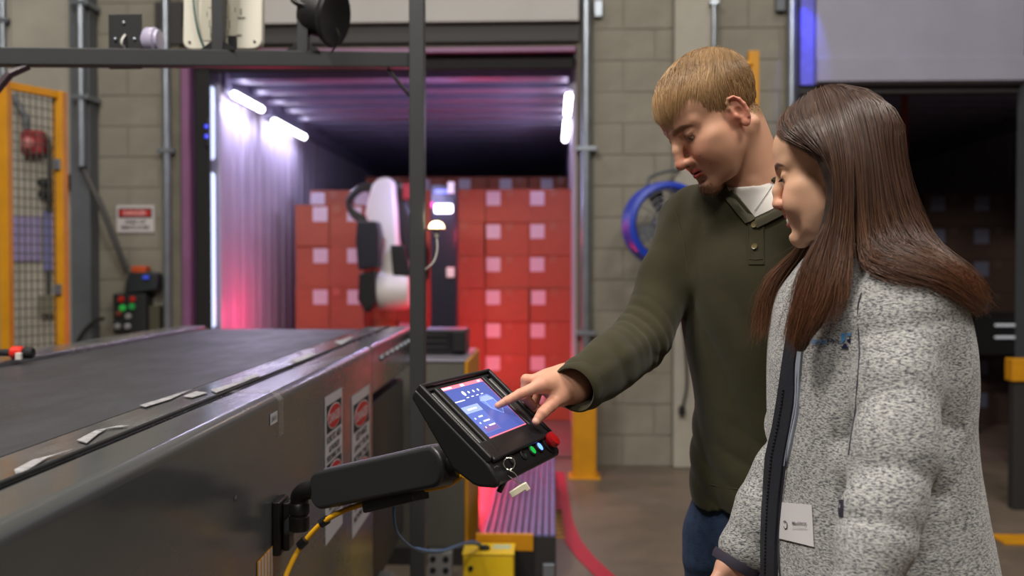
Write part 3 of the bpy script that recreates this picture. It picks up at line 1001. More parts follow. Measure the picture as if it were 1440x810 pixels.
# keys hanging from the switch
kk = fp(-.058, .25, .006)
kt = thing('key_ring', 'metal key ring with black key and white tag hanging from the panel', 'keys', kk)
CHR = mat('chrome', (200, 198, 190), .2, .9)
m = MB()
ring = [at(716 + 8 * math.cos(a), 652 + 8.5 * math.sin(a), (kk - CC).dot(CR @ Vector((0, 0, -1))) - .034) for a in np.linspace(0, 2 * math.pi, 25)]
m.tube(ring, .0011, 6, cap=False); obj('ring', m, CHR, kt, smooth=60)
dk = (kk - CC).dot(CR @ Vector((0, 0, -1))) - .036
m = MB(); m.tube([at(714, 661, dk), at(709, 676, dk), at(702, 692, dk)], [.0028, .0045, .004], 8); obj('key', m, ARMB, kt, smooth=50)
m = MB(); m.tube(arc_pts([at(716, 661, dk), at(714, 668, dk), at(722, 674, dk), at(732, 681, dk)], 5), .0009, 6)
m.tube(arc_pts([at(716, 661, dk), at(724, 666, dk), at(730, 675, dk), at(734, 680, dk)], 5), .0009, 6); obj('wire_loop', m, CHR, kt, smooth=60)
m = MB()
Mt = frame(at(730, 689, dk), at(743, 681, dk) - at(717, 697, dk), (0, 0, 1))
m.prism([(-.0145, -.0045), (.008, -.0045), (.008, -.0075), (.015, -.0075), (.015, .0045), (.006, .0055), (-.0145, .005)], -.003, .003, Mt); obj('tag', m, mat('tag_cream', (226, 222, 196), .5), kt, .0012)

# ------------------------------------------------------------------ cables
yc = thing('cable', 'yellow cable looping under the charcoal support arm', 'cable', at(500, 712, 1.86))
m = MB()
m.tube(arc_pts([at(652, 668, 1.60), at(628, 682, 1.66), at(588, 690, 1.71), at(548, 700, 1.77), at(497, 713, 1.85), at(458, 732, 1.88), at(428, 762, 1.89), at(408, 796, 1.88), at(398, 830, 1.87), at(398, 900, 1.88)], 6), .0052, 10)
obj('cable_sheath', m, mat('cable_yellow', (222, 164, 26), .4), yc, smooth=60)
for a, b in (((461, 730), (451, 737)), ((430, 759), (421, 768))):
    m = MB(); m.tube([at(a[0], a[1], 1.883), at(b[0], b[1], 1.885)], .0085, 12); obj('cable_tie', m, ARMB, yc, smooth=40)
bc = thing('cable', 'thin blue cable hanging from the arm to the yellow box', 'cable', at(560, 740, 1.8))
m = MB()
m.tube(arc_pts([at(556, 700, 1.775), at(554, 725, 1.80), at(562, 754, 1.95), at(588, 773, 2.5), at(622, 775, 3.2), at(655, 764, 3.9), at(674, 766, 4.22), at(681, 782, 4.3)], 6), [.0028] * 18 + [.006] * 13 + [.009] * 12, 8)
obj('cable_sheath', m, mat('cable_blue', (58, 104, 146), .45), bc, smooth=60)

# ------------------------------------------------------------------ low things on the floor behind the panel
def gbox(name, label, cat, x0, x1, yt, d, depth, mt, bev=.006, zb=0.0):
    """A box on the floor: screen-left and right edge, top edge height, front distance."""
    a, b = at(x0, yt, d), at(x1, yt, d)
    t = thing(name, label, cat, ((a.x + b.x) / 2, (a.y + b.y) / 2, zb))
    m = MB(); m.box(a.x, b.x, a.y, a.y + depth, zb, a.z)
    return t, m, a, b
t, m, a, b = gbox('yellow_box', 'bright yellow metal box with a cable standing on the floor', 'box', 651, 722, 781, 4.2, .15, YELLOW2)
obj('body', m, YELLOW2, t, .006)
m = MB(); m.box(a.x - .004, b.x + .004, a.y - .004, a.y + .154, a.z, a.z + .012); obj('lid', m, YELLOW2, t, .004)
q = at(662, 799, 4.2)
m = MB(); m.lathe([(.011, 0), (.011, .006), (.001, .006)], frame(Vector((q.x, a.y - .001, q.z)), (1, 0, 0), (0, 0, 1)), 12); obj('cap_plug', m, INK, t)
m = MB(); q = at(682, 780, 4.25); m.lathe([(.022, 0), (.022, .014), (.012, .02)], Matrix.Translation((q.x, a.y + .05, a.z + .010)), 12); obj('cable_gland', m, INK, t)
m = MB(); q0, q1 = at(694, 776, 4.3), at(718, 783, 4.25); m.box(q0.x, q1.x, a.y + .06, a.y + .12, a.z + .012, a.z + .0135); obj('paper_label', m, mat('lid_label', (180, 196, 160), .5), t)
t, m, a, b = gbox('perforated_bracket', 'grey steel block with four round holes beside the yellow box', 'bracket', 601, 635, 777, 4.25, .06, GALV)
obj('plate', m, mat('cast_grey', (132, 130, 130), .5), t, .004)
for i in range(2):
    for j in range(2):
        q = at(609 + 18 * i, 786 + 16 * j, 4.25)
        m = MB(); m.lathe([(.013, 0), (.013, .004), (.001, .004)], frame(Vector((q.x, a.y - .0005, q.z)), (1, 0, 0), (0, 0, 1)), 12); obj('bolt_hole', m, INK, t)
# grey cabinet with a yellow edge beside the conveyor end
a, b = at(540, 508, 4.6), at(655, 508, 4.6)
t = thing('control_cabinet', 'grey metal cabinet with yellow corner beside the conveyor end', 'cabinet', ((a.x + b.x) / 2, a.y + .35, 0))
m = MB(); m.box(a.x, b.x - .004, a.y, a.y + .7, 0.02, a.z - .004); obj('body', m, mat('cabinet_grey', (92, 90, 84), .55, var=.06), t, .006)
m = MB(); m.box(b.x - .004, b.x + .012, a.y - .004, a.y + .70, 0.0, a.z); obj('yellow_edge', m, YELLOW, t, .004)
m = MB(); m.box(a.x, b.x, a.y - .006, a.y + .7, a.z - .004, a.z + .008); obj('top_plate', m, mat('cabinet_top', (150, 146, 160), .35, .5), t, .003)
m = MB(); m.box(a.x - .005, b.x - .004, a.y - .02, a.y + .68, 0, .08); obj('plinth', m, DARK, t)
p, q = at(598, 462, 4.95), at(657, 505, 4.95)
zt = a.z + .008
t = thing('black_housing', 'matt black equipment housing sitting on the grey cabinet', 'housing', ((p.x + q.x) / 2, p.y, zt))
m = MB(); m.box(p.x, q.x, p.y - .1, p.y + .15, zt, p.z); obj('case', m, ROBB, t, .008)
m = MB()
for k in range(3):
    m.box(p.x + .01, q.x - .09, p.y - .106, p.y - .1, zt + .03 + k * .03, zt + .045 + k * .03)
obj('vent_slat', m, INK, t)
m = MB(); m.box(q.x - .06, q.x + .0, p.y - .13, p.y - .1, zt + .02, p.z - .01); obj('side_cover', m, BLACK, t, .004)
# grooved dock plate
zp = .20
a, b = onZ(676, 750, zp), onZ(750, 750, zp)
fx = onZ(762, 640, zp); y0, y1 = a.y, onZ(720, 641, zp).y
x0, x1 = a.x, b.x
t = thing('dock_plate', 'grooved purple grey dock plate with a yellow front edge', 'dock plate', ((x0 + x1) / 2, y0, 0))
DPM = mat('dock_plate_metal', (118, 116, 168), .4, .3, var=.15, scale=6)
m = MB(); m.box(x0, x1 + .1, y0, y1, .0, zp - .014); obj('platform', m, DARK, t)
n = 11
for k in range(n):
    xx = x0 + (x1 + .1 - x0) * k / n
    m = MB(); m.box(xx + .004, xx + (x1 + .1 - x0) / n - .004, y0, y1, zp - .014, zp); obj('plate_rib', m, DPM, t, .003)
m = MB(); m.box(x0 - .02, x1 + .0, y0 - .025, y0 - .001, zp - .07, zp + .004); obj('front_edge', m, YELLOW, t, .003)
m = MB(); m.box(x0 - .02, x1 + .0, y0 - .02, y0 - .001, 0, zp - .07); obj('skirt', m, BLACK, t)
m = MB(); p = at(770, 790, 4.3); m.box(p.x - .02, p.x + .03, p.y, p.y + .03, 0, .09); o = obj('floor_bracket', m, GALV, None, .003, org=(p.x, p.y, 0)); tag(o, 'small metal bracket on the floor right of the dock plate', 'bracket')
m = MB(); p, q = at(755, 792, 4.4), at(782, 792, 4.4); m.box(p.x, q.x, p.y + .04, p.y + .25, 0, .05); o = obj('floor_block', m, STEELG, None, .004, org=(p.x, p.y, 0)); tag(o, 'low grey block on the floor right of the dock plate', 'block')

# guards
def guard(px0, px1, yt, d, depth, label, name='guard_post', zb=0.0):
    a, b = at(px0, yt, d), at(px1, yt, d)
    t = thing(name, label, 'guard', ((a.x + b.x) / 2, a.y + depth / 2, zb))
    m = MB(); m.box(a.x, b.x, a.y, a.y + .012, zb, a.z); obj('front_web', m, YELLOW, t, .003)
    m = MB(); m.box(b.x, b.x + .012, a.y, a.y + depth, zb, a.z); obj('flange', m, YELLOW, t, .003)
    m = MB(); m.box(a.x - .012, a.x, a.y, a.y + depth, zb, a.z); obj('flange', m, YELLOW, t, .003)
    m = MB(); m.box(a.x - .04, b.x + .04, a.y - .03, a.y + depth + .02, zb, zb + .012); obj('foot_plate', m, YELLOW, t, .003)
    return t
guard(808, 836, 505, 6.45, .16, 'yellow steel guard post on the floor right of the lit dock')
guard(1421, 1475, 768, 4.95, .12, 'low yellow guard block on the floor at the far right')
a, b = at(1424, 505, 5.6), at(1475, 537, 5.6)
t = thing('guard_post', 'grey post with a yellow cap in front of the dark dock', 'guard', ((a.x + b.x) / 2, a.y + .05, 0))
m = MB(); m.box(a.x, b.x, a.y, a.y + .1, b.z, a.z); obj('yellow_cap', m, YELLOW, t, .006)
m = MB(); m.box(a.x + .02, b.x - .02, a.y + .02, a.y + .09, 0, b.z); obj('post', m, DARK, t, .004)
# dark dolly with two white bars inside the dark trailer
a, b = onY(1372, 442, 8.2), onY(1462, 500, 8.2)
t = thing('black_cart', 'black equipment cart with two white bars in the dark trailer', 'cart', ((a.x + b.x) / 2, 8.2, .014))
m = MB(); m.box(a.x, b.x, 8.2, 8.6, b.z, a.z); obj('body', m, BLACK, t, .01)
for k in range(2):
    q, r_ = onY(1397, 457 + 17 * k, 8.2), onY(1430, 457 + 17 * k, 8.2)
    m = MB(); m.tube([(q.x, 8.17, q.z), (r_.x, 8.17, r_.z)], .011, 8); obj('white_bar', m, mat('white_bar', (225, 225, 225), .4, emit=(200, 205, 215), estr=.35), t, smooth=60)
for xx in (a.x + .05, b.x - .05):
    m = MB(); m.box(xx - .03, xx + .03, 8.3, 8.36, .014, b.z); obj('leg', m, BLACK, t)
a, b = onY(1268, 139, 7.6), onY(1276, 215, 7.6)
m = MB(); m.box(a.x, b.x, 7.6, 7.61, b.z, TZ - .02); o = obj('hanging_strap', m, mat('rust_strap', (120, 44, 22), .7), None, org=(a.x, 7.6, TZ - .02)); tag(o, 'rust red strap hanging from the dark trailer roof', 'strap')

# ------------------------------------------------------------------ equipment frame with the sensors
EXT = mat('extrusion_grey', (58, 60, 62), 0.45, .3, var=.05)
P3 = at(587.5, 377, 3.2)
ef = thing('equipment_frame', 'dark grey square tube frame spanning over the conveyor', 'frame', (P3.x, P3.y, 0))
m = MB(); m.box(P3.x - .024, P3.x + .024, P3.y - .024, P3.y + .024, 0, 3.0); obj('upright_post', m, EXT, ef, .003)
B1, B0 = at(577, 85.5, 3.2), at(-60, 80.0, 2.70)
Mb = frame(B0, B1 - B0, (0, 0, 1))
LB = (B1 - B0).length
m = MB(); m.prism([(0, -.024), (LB, -.024), (LB, .024), (0, .024)], -.024, .024, Mb); obj('cross_beam', m, EXT, ef, .003)
m = MB(); m.box(B0.x - .024, B0.x + .024, B0.y - .024, B0.y + .024, 0, 3.0); obj('upright_post', m, EXT, ef, .003)
m = MB(); m.tube([at(545, 97, 3.17), at(577, 136, 3.18)], .006, 6); obj('brace', m, ARMB, ef)
m = MB(); m.tube([at(40, 92, 2.76), at(14, 104, 2.74), at(-6, 128, 2.73)], .013, 6); obj('brace', m, mat('brace_plum', (52, 34, 44), .5), ef)
def beam_at(px):
    """Point of the beam's top centre seen at this column."""
    t = (px + 60) / 637.0
    d = 2.70 + (3.2 - 2.70) * t * (2.70 / (3.2 - (3.2 - 2.70) * t)) if False else 1 / ((1 - t) / 2.70 + t / 3.2)
    return at(px, 80 + 5.5 * t, d), d
for px in (308, 427):
    p, d = beam_at(px)
    m = MB(); m.box(p.x - .017, p.x + .017, p.y - .017, p.y + .017, p.z + .024, 3.0 if px == 308 else p.z + .165); obj('upper_post', m, EXT, ef, .002)
    m = MB()
    for s in (-1, 1):
        m.prism([(s * .017, .024), (s * .05, .024), (s * .05, .028), (s * .021, .05), (s * .017, .05)], -.012, .012, Matrix.Translation(p) @ Matrix.Rotation(math.pi / 2, 4, 'X'))
    obj('corner_bracket', m, ARMB, ef)
# white antenna panel behind the short post
p, d = beam_at(313)
t = thing('antenna_panel', 'white rounded antenna panel with exposed circuit ribs above the beam', 'antenna', p + Vector((0, .05, .06)))
pa = at(313, 18, d + .06)
Mp = frame(pa, (1, 0, .0), (0, .06, 1))
w, h, r = .245, .225, .03
m = MB()
pl = []
for cx_, cy_, a0 in ((w / 2 - r, h / 2 - r, 0), (-w / 2 + r, h / 2 - r, 90), (-w / 2 + r, -h / 2 + r, 180), (w / 2 - r, -h / 2 + r, 270)):
    for k in range(6):
        a = math.radians(a0 + k * 18)
        pl.append((cx_ + r * math.cos(a), cy_ + r * math.sin(a)))
m.prism(pl, -.03, .0, Mp); obj('case', m, mat('antenna_white', (206, 203, 190), .5), t, .006)
m = MB()
rr = random.Random(3)
for k in range(26):
    x, y = rr.uniform(-.075, .06), rr.uniform(-.09, .1)
    if rr.random() < .5: m.box(x, x + rr.uniform(.012, .035), y, y + .003, 0, .003, Mp)
    else: m.box(x, x + .003, y, y + rr.uniform(.012, .035), 0, .003, Mp)
obj('circuit_rib', m, mat('rib_shadow', (112, 108, 98), .6), t)
m = MB(); m.prism([(-.07, -.085), (.045, -.085), (.06, .12), (-.06, .12)], 0, .0025, Mp); obj('relief_plate', m, mat('antenna_cream', (188, 184, 168), .6), t)
for sx in (-1, 1):
    m = MB(); m.lathe([(.004, 0), (.004, .003)], Mp @ Matrix.Translation((sx * .1, -.09, 0)), 8); obj('screw', m, INK, t)
m = MB(); m.tube(arc_pts([Mp @ Vector((-.075, .12, .012)), Mp @ Vector((-.085, .04, .016)), Mp @ Vector((-.07, -.06, .014)), Mp @ Vector((-.045, -.125, .01))], 5), .003, 6); obj('green_wire', m, mat('wire_teal', (20, 92, 88), .5), t, smooth=60)
m = MB(); m.box(-.012, .012, -.125, -.075, .003, .016, Mp @ Matrix.Translation((.035, 0, 0))); obj('connector', m, INK, t, .002)
m = MB(); m.box(-.014, .014, -.05, .05, -.001, .055, Mp @ Matrix.Rotation(0, 4, 'Z')) if False else m.box(-.014, .014, -.05, .05, .0026, .02, Mp)
obj('mount_block', m, EXT, t)
# black spot lamp
p, d = beam_at(440)
c = at(452, 22, d)
t = thing('spot_lamp', 'black round flood lamp clamped on a short post above the beam', 'lamp', c)
axd = Vector((.80, -.25, -.18)).normalized()
Mh = frame(c, axd.cross(Vector((0, 0, 1))), (0, 0, 1))
Mh = frame(c, Vector((0, 0, 1)).cross(axd), axd.cross(Vector((0, 0, 1)).cross(axd)))
m = MB(); m.lathe([(.03, -.06), (.055, -.055), (.066, -.03), (.07, .02), (.088, .035), (.092, .045), (.088, .052), (.075, .05), (.06, .045), (.001, .042)], Mh, 28); obj('lamp_head', m, mat('lamp_black', (20, 20, 22), .45), t, smooth=40)
m = MB(); m.tube(arc_pts([c + Vector((-.09, -.03, .08)), c + Vector((-.075, -.04, .035)), at(428, 8, d - .05), at(428, 16, d - .03)], 4), .009, 8); obj('yoke', m, ARMB, t, smooth=50)
m = MB(); m.box(-.02, .02, -.012, .02, -.022, .022, Matrix.Translation(at(428, 13, d - .02))); obj('clamp', m, ARMB, t, .003)
m = MB(); m.tube(arc_pts([at(474, 40, d), at(478, 55, d), at(470, 68, d), at(464, 76, d)], 5), .003, 6); obj('cord', m, ARMB, t, smooth=60)
# black plate with a side lens
p, d = beam_at(177)
q0, q1 = at(153, 20, d + .032), at(200, 97, d + .032)
t = thing('sensor_plate', 'square black sensor plate with a white lens barrel on the beam', 'sensor', at(177, 75, d + .03))
m = MB(); m.box(q0.x, q1.x, q0.y - .004, q0.y + .004, q1.z, q0.z); obj('plate', m, mat('plate_black', (30, 31, 33), .5), t, .002)
for px, py in ((174, 32), (162, 55), (189, 55)):
    q = at(px, py, d + .026); m = MB(); m.lathe([(.0045, 0), (.0045, .003), (.001, .004)], frame(q, (1, 0, 0), (0, 0, 1)), 8); obj('screw', m, GALV, t)
m = MB(); m.tube(arc_pts([at(176, 49, d + .024), at(172, 55, d + .010), at(171, 62, d + .010), at(175, 68, d + .022)], 5), .0032, 6); obj('white_cord', m, WHITE, t, smooth=60)
q = at(198, 58, d + .06)
m = MB(); m.lathe([(.03, 0), (.032, .01), (.04, .02), (.04, .045), (.033, .05), (.033, .058), (.026, .06), (.001, .055)], frame(q, (0, 1, 0), (0, 0, 1)), 22); obj('lens_barrel', m, mat('lens_lilac', (170, 164, 190), .3), t, smooth=40)
# amber dome beacon on the post
q = at(614, 322, 3.2)
t = thing('beacon_lamp', 'small glowing amber dome beacon on the dark upright post', 'lamp', q)
m = MB(); m.lathe([(.0275, 0), (.0265, .010), (.021, .019), (.012, .025), (.001, .027)], Matrix.Translation(q), 20); obj('dome', m, mat('beacon_glow', (255, 220, 180), .3, emit=(255, 214, 168), estr=3.0), t, smooth=60)
m = MB(); m.box(P3.x + .02, q.x + .03, q.y - .02, q.y + .02, q.z - .004, q.z); obj('shelf_bracket', m, EXT, t, .001)
m = MB(); m.lathe([(.008, 0), (.008, .022)], Matrix.Translation(q + Vector((0, 0, -.026))), 10); obj('stem', m, WHITE, t)
m = MB(); m.tube(arc_pts([at(614, 333, 3.2), at(615, 350, 3.2), at(610, 368, 3.2), at(597, 380, 3.2)], 5), .003, 6); obj('cord', m, WHITE, t, smooth=60)
lamp('beacon_glow', 'POINT', q + Vector((0, -.03, .04)), .35, (1, .72, .45), .02)

# ------------------------------------------------------------------ left side of the wall
# yellow safety fence
F0, F1 = at(9, 377, 5.3), at(86, 377, 5.62)
ztop = at(9, 115, 5.3).z
zt1 = at(86, 130, 5.62).z
sf = thing('safety_fence', 'yellow framed wire mesh safety fence in front of the left wall', 'fence', (F0.x, F0.y, 0))
for P, zt_, w in ((F0, ztop, .026), (F1, zt1, .031)):
    m = MB(); m.box(P.x - w, P.x + w, P.y - w, P.y + w, 0, zt_); obj('fence_post', m, YELLOW, sf, .004)
    m = MB(); m.box(P.x - .08, P.x + .08, P.y - .08, P.y + .08, 0, .012); obj('foot_plate', m, YELLOW, sf, .002)
dr = (F1 - F0)
def fz(t, z): return Vector((F0.x + dr.x * t, F0.y + dr.y * t, z))
for z0_, z1_ in ((ztop - .02, zt1 - .02), (.15, .15)):
    m = MB(); m.prism([(0, -.02), (dr.length, -.02), (dr.length, .02), (0, .02)], -.02, .02, frame(fz(0, z0_), fz(1, z1_) - fz(0, z0_), (0, 0, 1))); obj('fence_rail', m, YELLOW, sf, .002)
m = MB()
for k in range(1, 9):
    m.tube([fz(k / 9, .15), fz(k / 9, zt1 - .02)], .0035, 4)
z = .2
while z < zt1 - .02:
    m.tube([fz(0, z), fz(1, z)], .0028, 4); z += .05
obj('wire_mesh', m, mat('mesh_grey', (70, 72, 70), .5), sf, kind='stuff')
for z in (.5, 1.25, 1.95):
    m = MB(); q = fz(1, z); m.box(q.x - .02, q.x + .02, q.y - .05, q.y - .03, z - .03, z + .03); obj('clip', m, GALV, sf, .003)
# the right flange line of the second post
def wallthing(name, label, cat, px0, py0, px1, py1, mt, dy=.06, bev=.008, part='case', Y=YW):
    a, b = onY(px0, py0, Y - dy), onY(px1, py1, Y - dy)
    t = thing(name, label, cat, ((a.x + b.x) / 2, Y, (a.z + b.z) / 2))
    m = MB(); m.box(a.x, b.x, Y - dy, Y + .002, b.z, a.z); obj(part, m, mt, t, bev)
    return t, a, b
PW = YW - .06
t, a, b = wallthing('alarm_box', 'red alarm box on the pale wall behind the wire fence', 'alarm', 26, 182, 58, 218, mat('alarm_red', (140, 30, 34), .5), .1, .03, Y=PW)
m = MB(); m.lathe([(.045, 0), (.045, .02), (.03, .035), (.001, .04)], frame(Vector((a.x + .07, PW - .1, (a.z + b.z) / 2 - .01)), (1, 0, 0), (0, 0, 1)), 16); obj('lamp_lens', m, mat('alarm_lens', (190, 110, 110), .4), t, smooth=50)
m = MB(); m.tube(arc_pts([onY(36, 182, PW - .03), onY(36, 165, PW - .03), onY(26, 148, PW - .03), onY(20, 135, PW - .03)], 5), .022, 8); obj('conduit', m, STEELG, t, smooth=60)
LIL = mat('lilac_sheet', (140, 130, 170), .6, var=.08, scale=6)
t, a, b = wallthing('notice_board', 'wide lilac notice sheet behind the wire fence', 'notice', 17, 304, 57, 367, LIL, .02, .002, 'sheet', PW)
t, a, b = wallthing('notice_board', 'tall narrow blue violet notice sheet behind the wire fence', 'notice', 60, 297, 84, 380, mat('violet_sheet', (108, 108, 156), .6), .03, .002, 'sheet', PW)
t, a, b = wallthing('junction_box', 'small olive grey junction box low on the pale wall behind the fence', 'junction box', 53, 415, 78, 442, mat('junction_olive', (112, 110, 92), .6), .08, .006, 'case', PW)
m = MB(); q, r_ = onY(68, 380, PW - .03), onY(68, 415, PW - .03); m.tube([(q.x, PW - .03, a.z), (q.x, PW - .03, q.z)], .016, 8); obj('conduit', m, DARK, t)
t, a, b = wallthing('cable_cluster', 'black valve cluster on the pale wall behind the fence', 'valve', 62, 250, 74, 278, BLACK, .1, .01, 'body', PW)
m = MB(); m.tube([onY(69, 278, PW - .04), onY(69, 297, PW - .04)], .02, 8); obj('stem', m, BLACK, t)
m = MB(); m.tube([onY(69, 195, PW - .04), onY(69, 250, PW - .04)], .014, 8); obj('pipe', m, DARK, t)
for px, py in ((57, 256), (58, 273), (99, 250), (96, 258)):
    q = onY(px, py, PW - .06); m = MB(); m.lathe([(.03, 0), (.03, .04), (.02, .05)], frame(q + Vector((0, .05, 0)), (1, 0, 0), (0, 0, 1)), 12); obj('valve_cap', m, BLACK, t, smooth=40)
m = MB(); q, r_ = onY(90, 208, PW - .02), onY(76, 208, PW - .02); m.box(r_.x, q.x, PW - .04, PW, q.z - .02, q.z + .02); o = obj('wall_bracket', m, BLACK, None, .004, org=(q.x, PW, q.z)); tag(o, 'small black bracket on the pale wall beside the yellow fence post', 'bracket')
# slanting dark conduit on the column
m = MB(); m.tube([onY(113, 228, YW - .16), onY(140, 285, YW - .16), onY(178, 380, YW - .05)], .022, 8)
q = onY(140, 285, YW - .1); o = obj('flexible_conduit', m, mat('conduit_dark', (74, 72, 72), .6), None, smooth=60, org=q); tag(o, 'dark slanting conduit crossing the grey column to the controls', 'pipe')
m = MB(); m.tube(arc_pts([onY(146, 448, YW - .1), onY(132, 452, YW - .16), onY(118, 466, YW - .18), onY(108, 482, YW - .18)], 5), .012, 8)
o = obj('cable', m, BLACK, None, smooth=60, org=onY(130, 455, YW - .16)); tag(o, 'black cable curving out from the wall controls at the column foot', 'cable')
# danger sign
t, a, b = wallthing('danger_sign', 'white wall sign with red DANGER header above the hung controls', 'sign', 163.5, 289, 217, 327, mat('sign_white', (196, 190, 192), .5), .018, .003, 'plate')
Ms = frame(Vector(((a.x + b.x) / 2, YW - .019, (a.z + b.z) / 2)), (1, 0, 0), (0, 0, 1))
w, h = b.x - a.x, a.z - b.z
m = MB(); m.prism([(-w * .44, h * .05), (w * .44, h * .05), (w * .44, h * .40), (-w * .44, h * .40)], 0, .002, Ms); obj('header', m, INK, t)
m = MB(); m.prism([(-w * .41 + x, h * .225 + y) for x, y in ((0, -h * .12), (w * .82, -h * .12), (w * .82, h * .12), (0, h * .12))], .002, .004, Ms); obj('header_field', m, RED, t)
text_part('lettering', 'DANGER', Ms @ Matrix.Translation((0, h * .225, 0)), w * .6, h * .19, mat('sign_pink', (226, 170, 170), .5), t, .02, .005)
text_part('lettering', 'AREA OF', Ms @ Matrix.Translation((0, -h * .10, 0)), w * .54, h * .14, INK, t, .02, .001)
text_part('lettering', 'REMOTE ACCESS', Ms @ Matrix.Translation((0, -h * .31, 0)), w * .74, h * .14, INK, t, .02, .001)
# dock control: dark hung controls with coloured buttons
CTB = mat('control_black', (30, 34, 34), .55)
t, a, b = wallthing('dock_control_box', 'dark wall control box with red and green buttons under the sign', 'control box', 158, 413, 205, 470, CTB, .14, .01)
for px, py, c_, nm in ((171, 421, (190, 40, 34), 'red_button'), (187, 421, (180, 40, 36), 'red_button'), (173, 433, (40, 150, 60), 'green_button'), (186, 431, (30, 120, 54), 'green_button'), (181, 445, (150, 150, 150), 'grey_button'), (166, 459, (150, 140, 140), 'grey_button'), (180, 459, (160, 160, 165), 'grey_button'), (168, 441, (120, 60, 50), 'brown_button')):
    q = onY(px, py, YW - .14)
    m = MB(); m.lathe([(.022, 0), (.022, .015), (.016, .022), (.001, .024)], frame(q, (1, 0, 0), (0, 0, 1)), 12)
    obj(nm, m, mat('control_%s' % nm + ('2' if px in (187, 186, 180) else ''), c_, .4, emit=(c_ if 'green' in nm else None), estr=.5), t, smooth=40)
m = MB(); p0, p1 = onY(206, 430, YW - .08), onY(224, 466, YW - .08); m.box(p0.x, p1.x, YW - .08, YW, p1.z, p0.z); obj('side_box', m, mat('control_olive', (70, 68, 52), .6), t, .008)
p0 = onY(198, 397, YW - .12)
tp = thing('hung_pendant', 'dark handheld pendant with orange top resting on the control box', 'pendant', p0)
m = MB(); m.prism([(-.12, -.08), (.11, -.06), (.13, .06), (.04, .075), (-.07, .08), (-.10, .0)], -.06, .04, frame(Vector((p0.x, YW - .1, p0.z)), (1, 0, .05), (0, 0, 1))); obj('body', m, mat('pendant_black', (34, 42, 46), .5), tp, .015)
m = MB(); q0, q1 = onY(187, 374, YW - .1), onY(208, 384, YW - .1); m.box(q0.x, q1.x, YW - .14, YW - .04, q1.z, q0.z); obj('orange_cap', m, mat('pendant_orange', (190, 78, 34), .5), tp, .01)
m = MB(); q = onY(205, 390, YW - .165); m.box(q.x - .02, q.x + .02, YW - .17, YW - .16, q.z - .012, q.z + .012); obj('blue_lamp', m, mat('pendant_blue', (60, 80, 190), .4, emit=(40, 60, 200), estr=.5), tp, .003)
m = MB(); q = onY(180, 395, YW - .1); m.box(q.x - .02, q.x + .03, YW - .1, YW + 0.0, p0.z - .15, p0.z - .03); obj('hook', m, CTB, tp, .004)

# ------------------------------------------------------------------ right side of the wall
# blue round fan
c = onY(936, 316, YW - .45)
t = thing('round_fan', 'round fan with a bright blue rim on the wall behind the man', 'fan', c)
Mf = frame(c, (1, .25, 0), (0, 0, 1))
R_ = .272
m = MB(); m.lathe([(R_ - .05, -.06), (R_, -.08), (R_ + .006, .0), (R_, .08), (R_ - .03, .09), (R_ - .05, .07), (R_ - .05, -.06)], Mf, 40, cap=False); obj('rim', m, mat('fan_blue', (26, 58, 178), .4), t, smooth=40)
m = MB(); m.lathe([(.07, -.08), (.075, .02), (.05, .06), (.001, .065)], Mf, 20); obj('hub', m, STEELG, t, smooth=40)
for k in range(4):
    m = MB(); Mk = Mf @ Matrix.Rotation(k * math.pi / 2 + .4, 4, 'Z')
    m.add([Mk @ Vector(p) for p in ((.06, -.03, -.03), (.215, -.075, -.02), (.215, .055, .03), (.06, .03, .02), (.06, -.03, -.025), (.215, -.075, -.015), (.215, .055, .035), (.06, .03, .025))],
          [(0, 3, 2, 1), (4, 5, 6, 7), (0, 1, 5, 4), (1, 2, 6, 5), (2, 3, 7, 6), (3, 0, 4, 7)]); obj('blade', m, mat('fan_blade', (88, 90, 96), .5), t)
m = MB()
for k in range(5):
    rr_ = .06 + .04 * k
    m.tube([Mf @ Vector((rr_ * math.cos(a), rr_ * math.sin(a), .085)) for a in np.linspace(0, 2 * math.pi, 29)], .003, 4, cap=False)
for k in range(12):
    a = k * math.pi / 6
    m.tube([Mf @ Vector((.05 * math.cos(a), .05 * math.sin(a), .086)), Mf @ Vector((.235 * math.cos(a), .235 * math.sin(a), .086))], .003, 4)
obj('guard_wire', m, mat('fan_wire', (92, 94, 98), .4, .4), t, kind='stuff')
m = MB(); m.tube(arc_pts([onY(910, 262, YW - .42), onY(914, 250, YW - .3), onY(930, 243, YW - .2), onY(955, 238, YW - .08), onY(955, 238, YW)], 5), .012, 8); obj('wall_arm', m, STEELG, t, smooth=50)
m = MB(); m.tube([c + Vector((0, .07, 0)), c + Vector((.02, .45, 0))], .02, 8); obj('wall_stub', m, DARK, t)
# yellow hooked post seen above the man's shoulder
a, b = at(1053, 71, 6.2), at(1068, 71, 6.2)
t = thing('yellow_mast', 'yellow upright post with side hook behind the blond man', 'post', ((a.x + b.x) / 2, a.y, 0))
m = MB(); m.box(a.x, b.x, a.y, a.y + .07, 0, a.z); obj('upright', m, YELLOW, t, .004)
m = MB(); m.tube(arc_pts([at(1056, 88, 6.2), at(1046, 96, 6.2), at(1040, 108, 6.2), at(1038, 125, 6.2)], 4), .02, 8); obj('hook', m, YELLOW, t, smooth=50)
m = MB(); m.box(a.x - .06, b.x + .06, a.y - .06, a.y + .13, 0, .012); obj('foot_plate', m, YELLOW, t, .002)
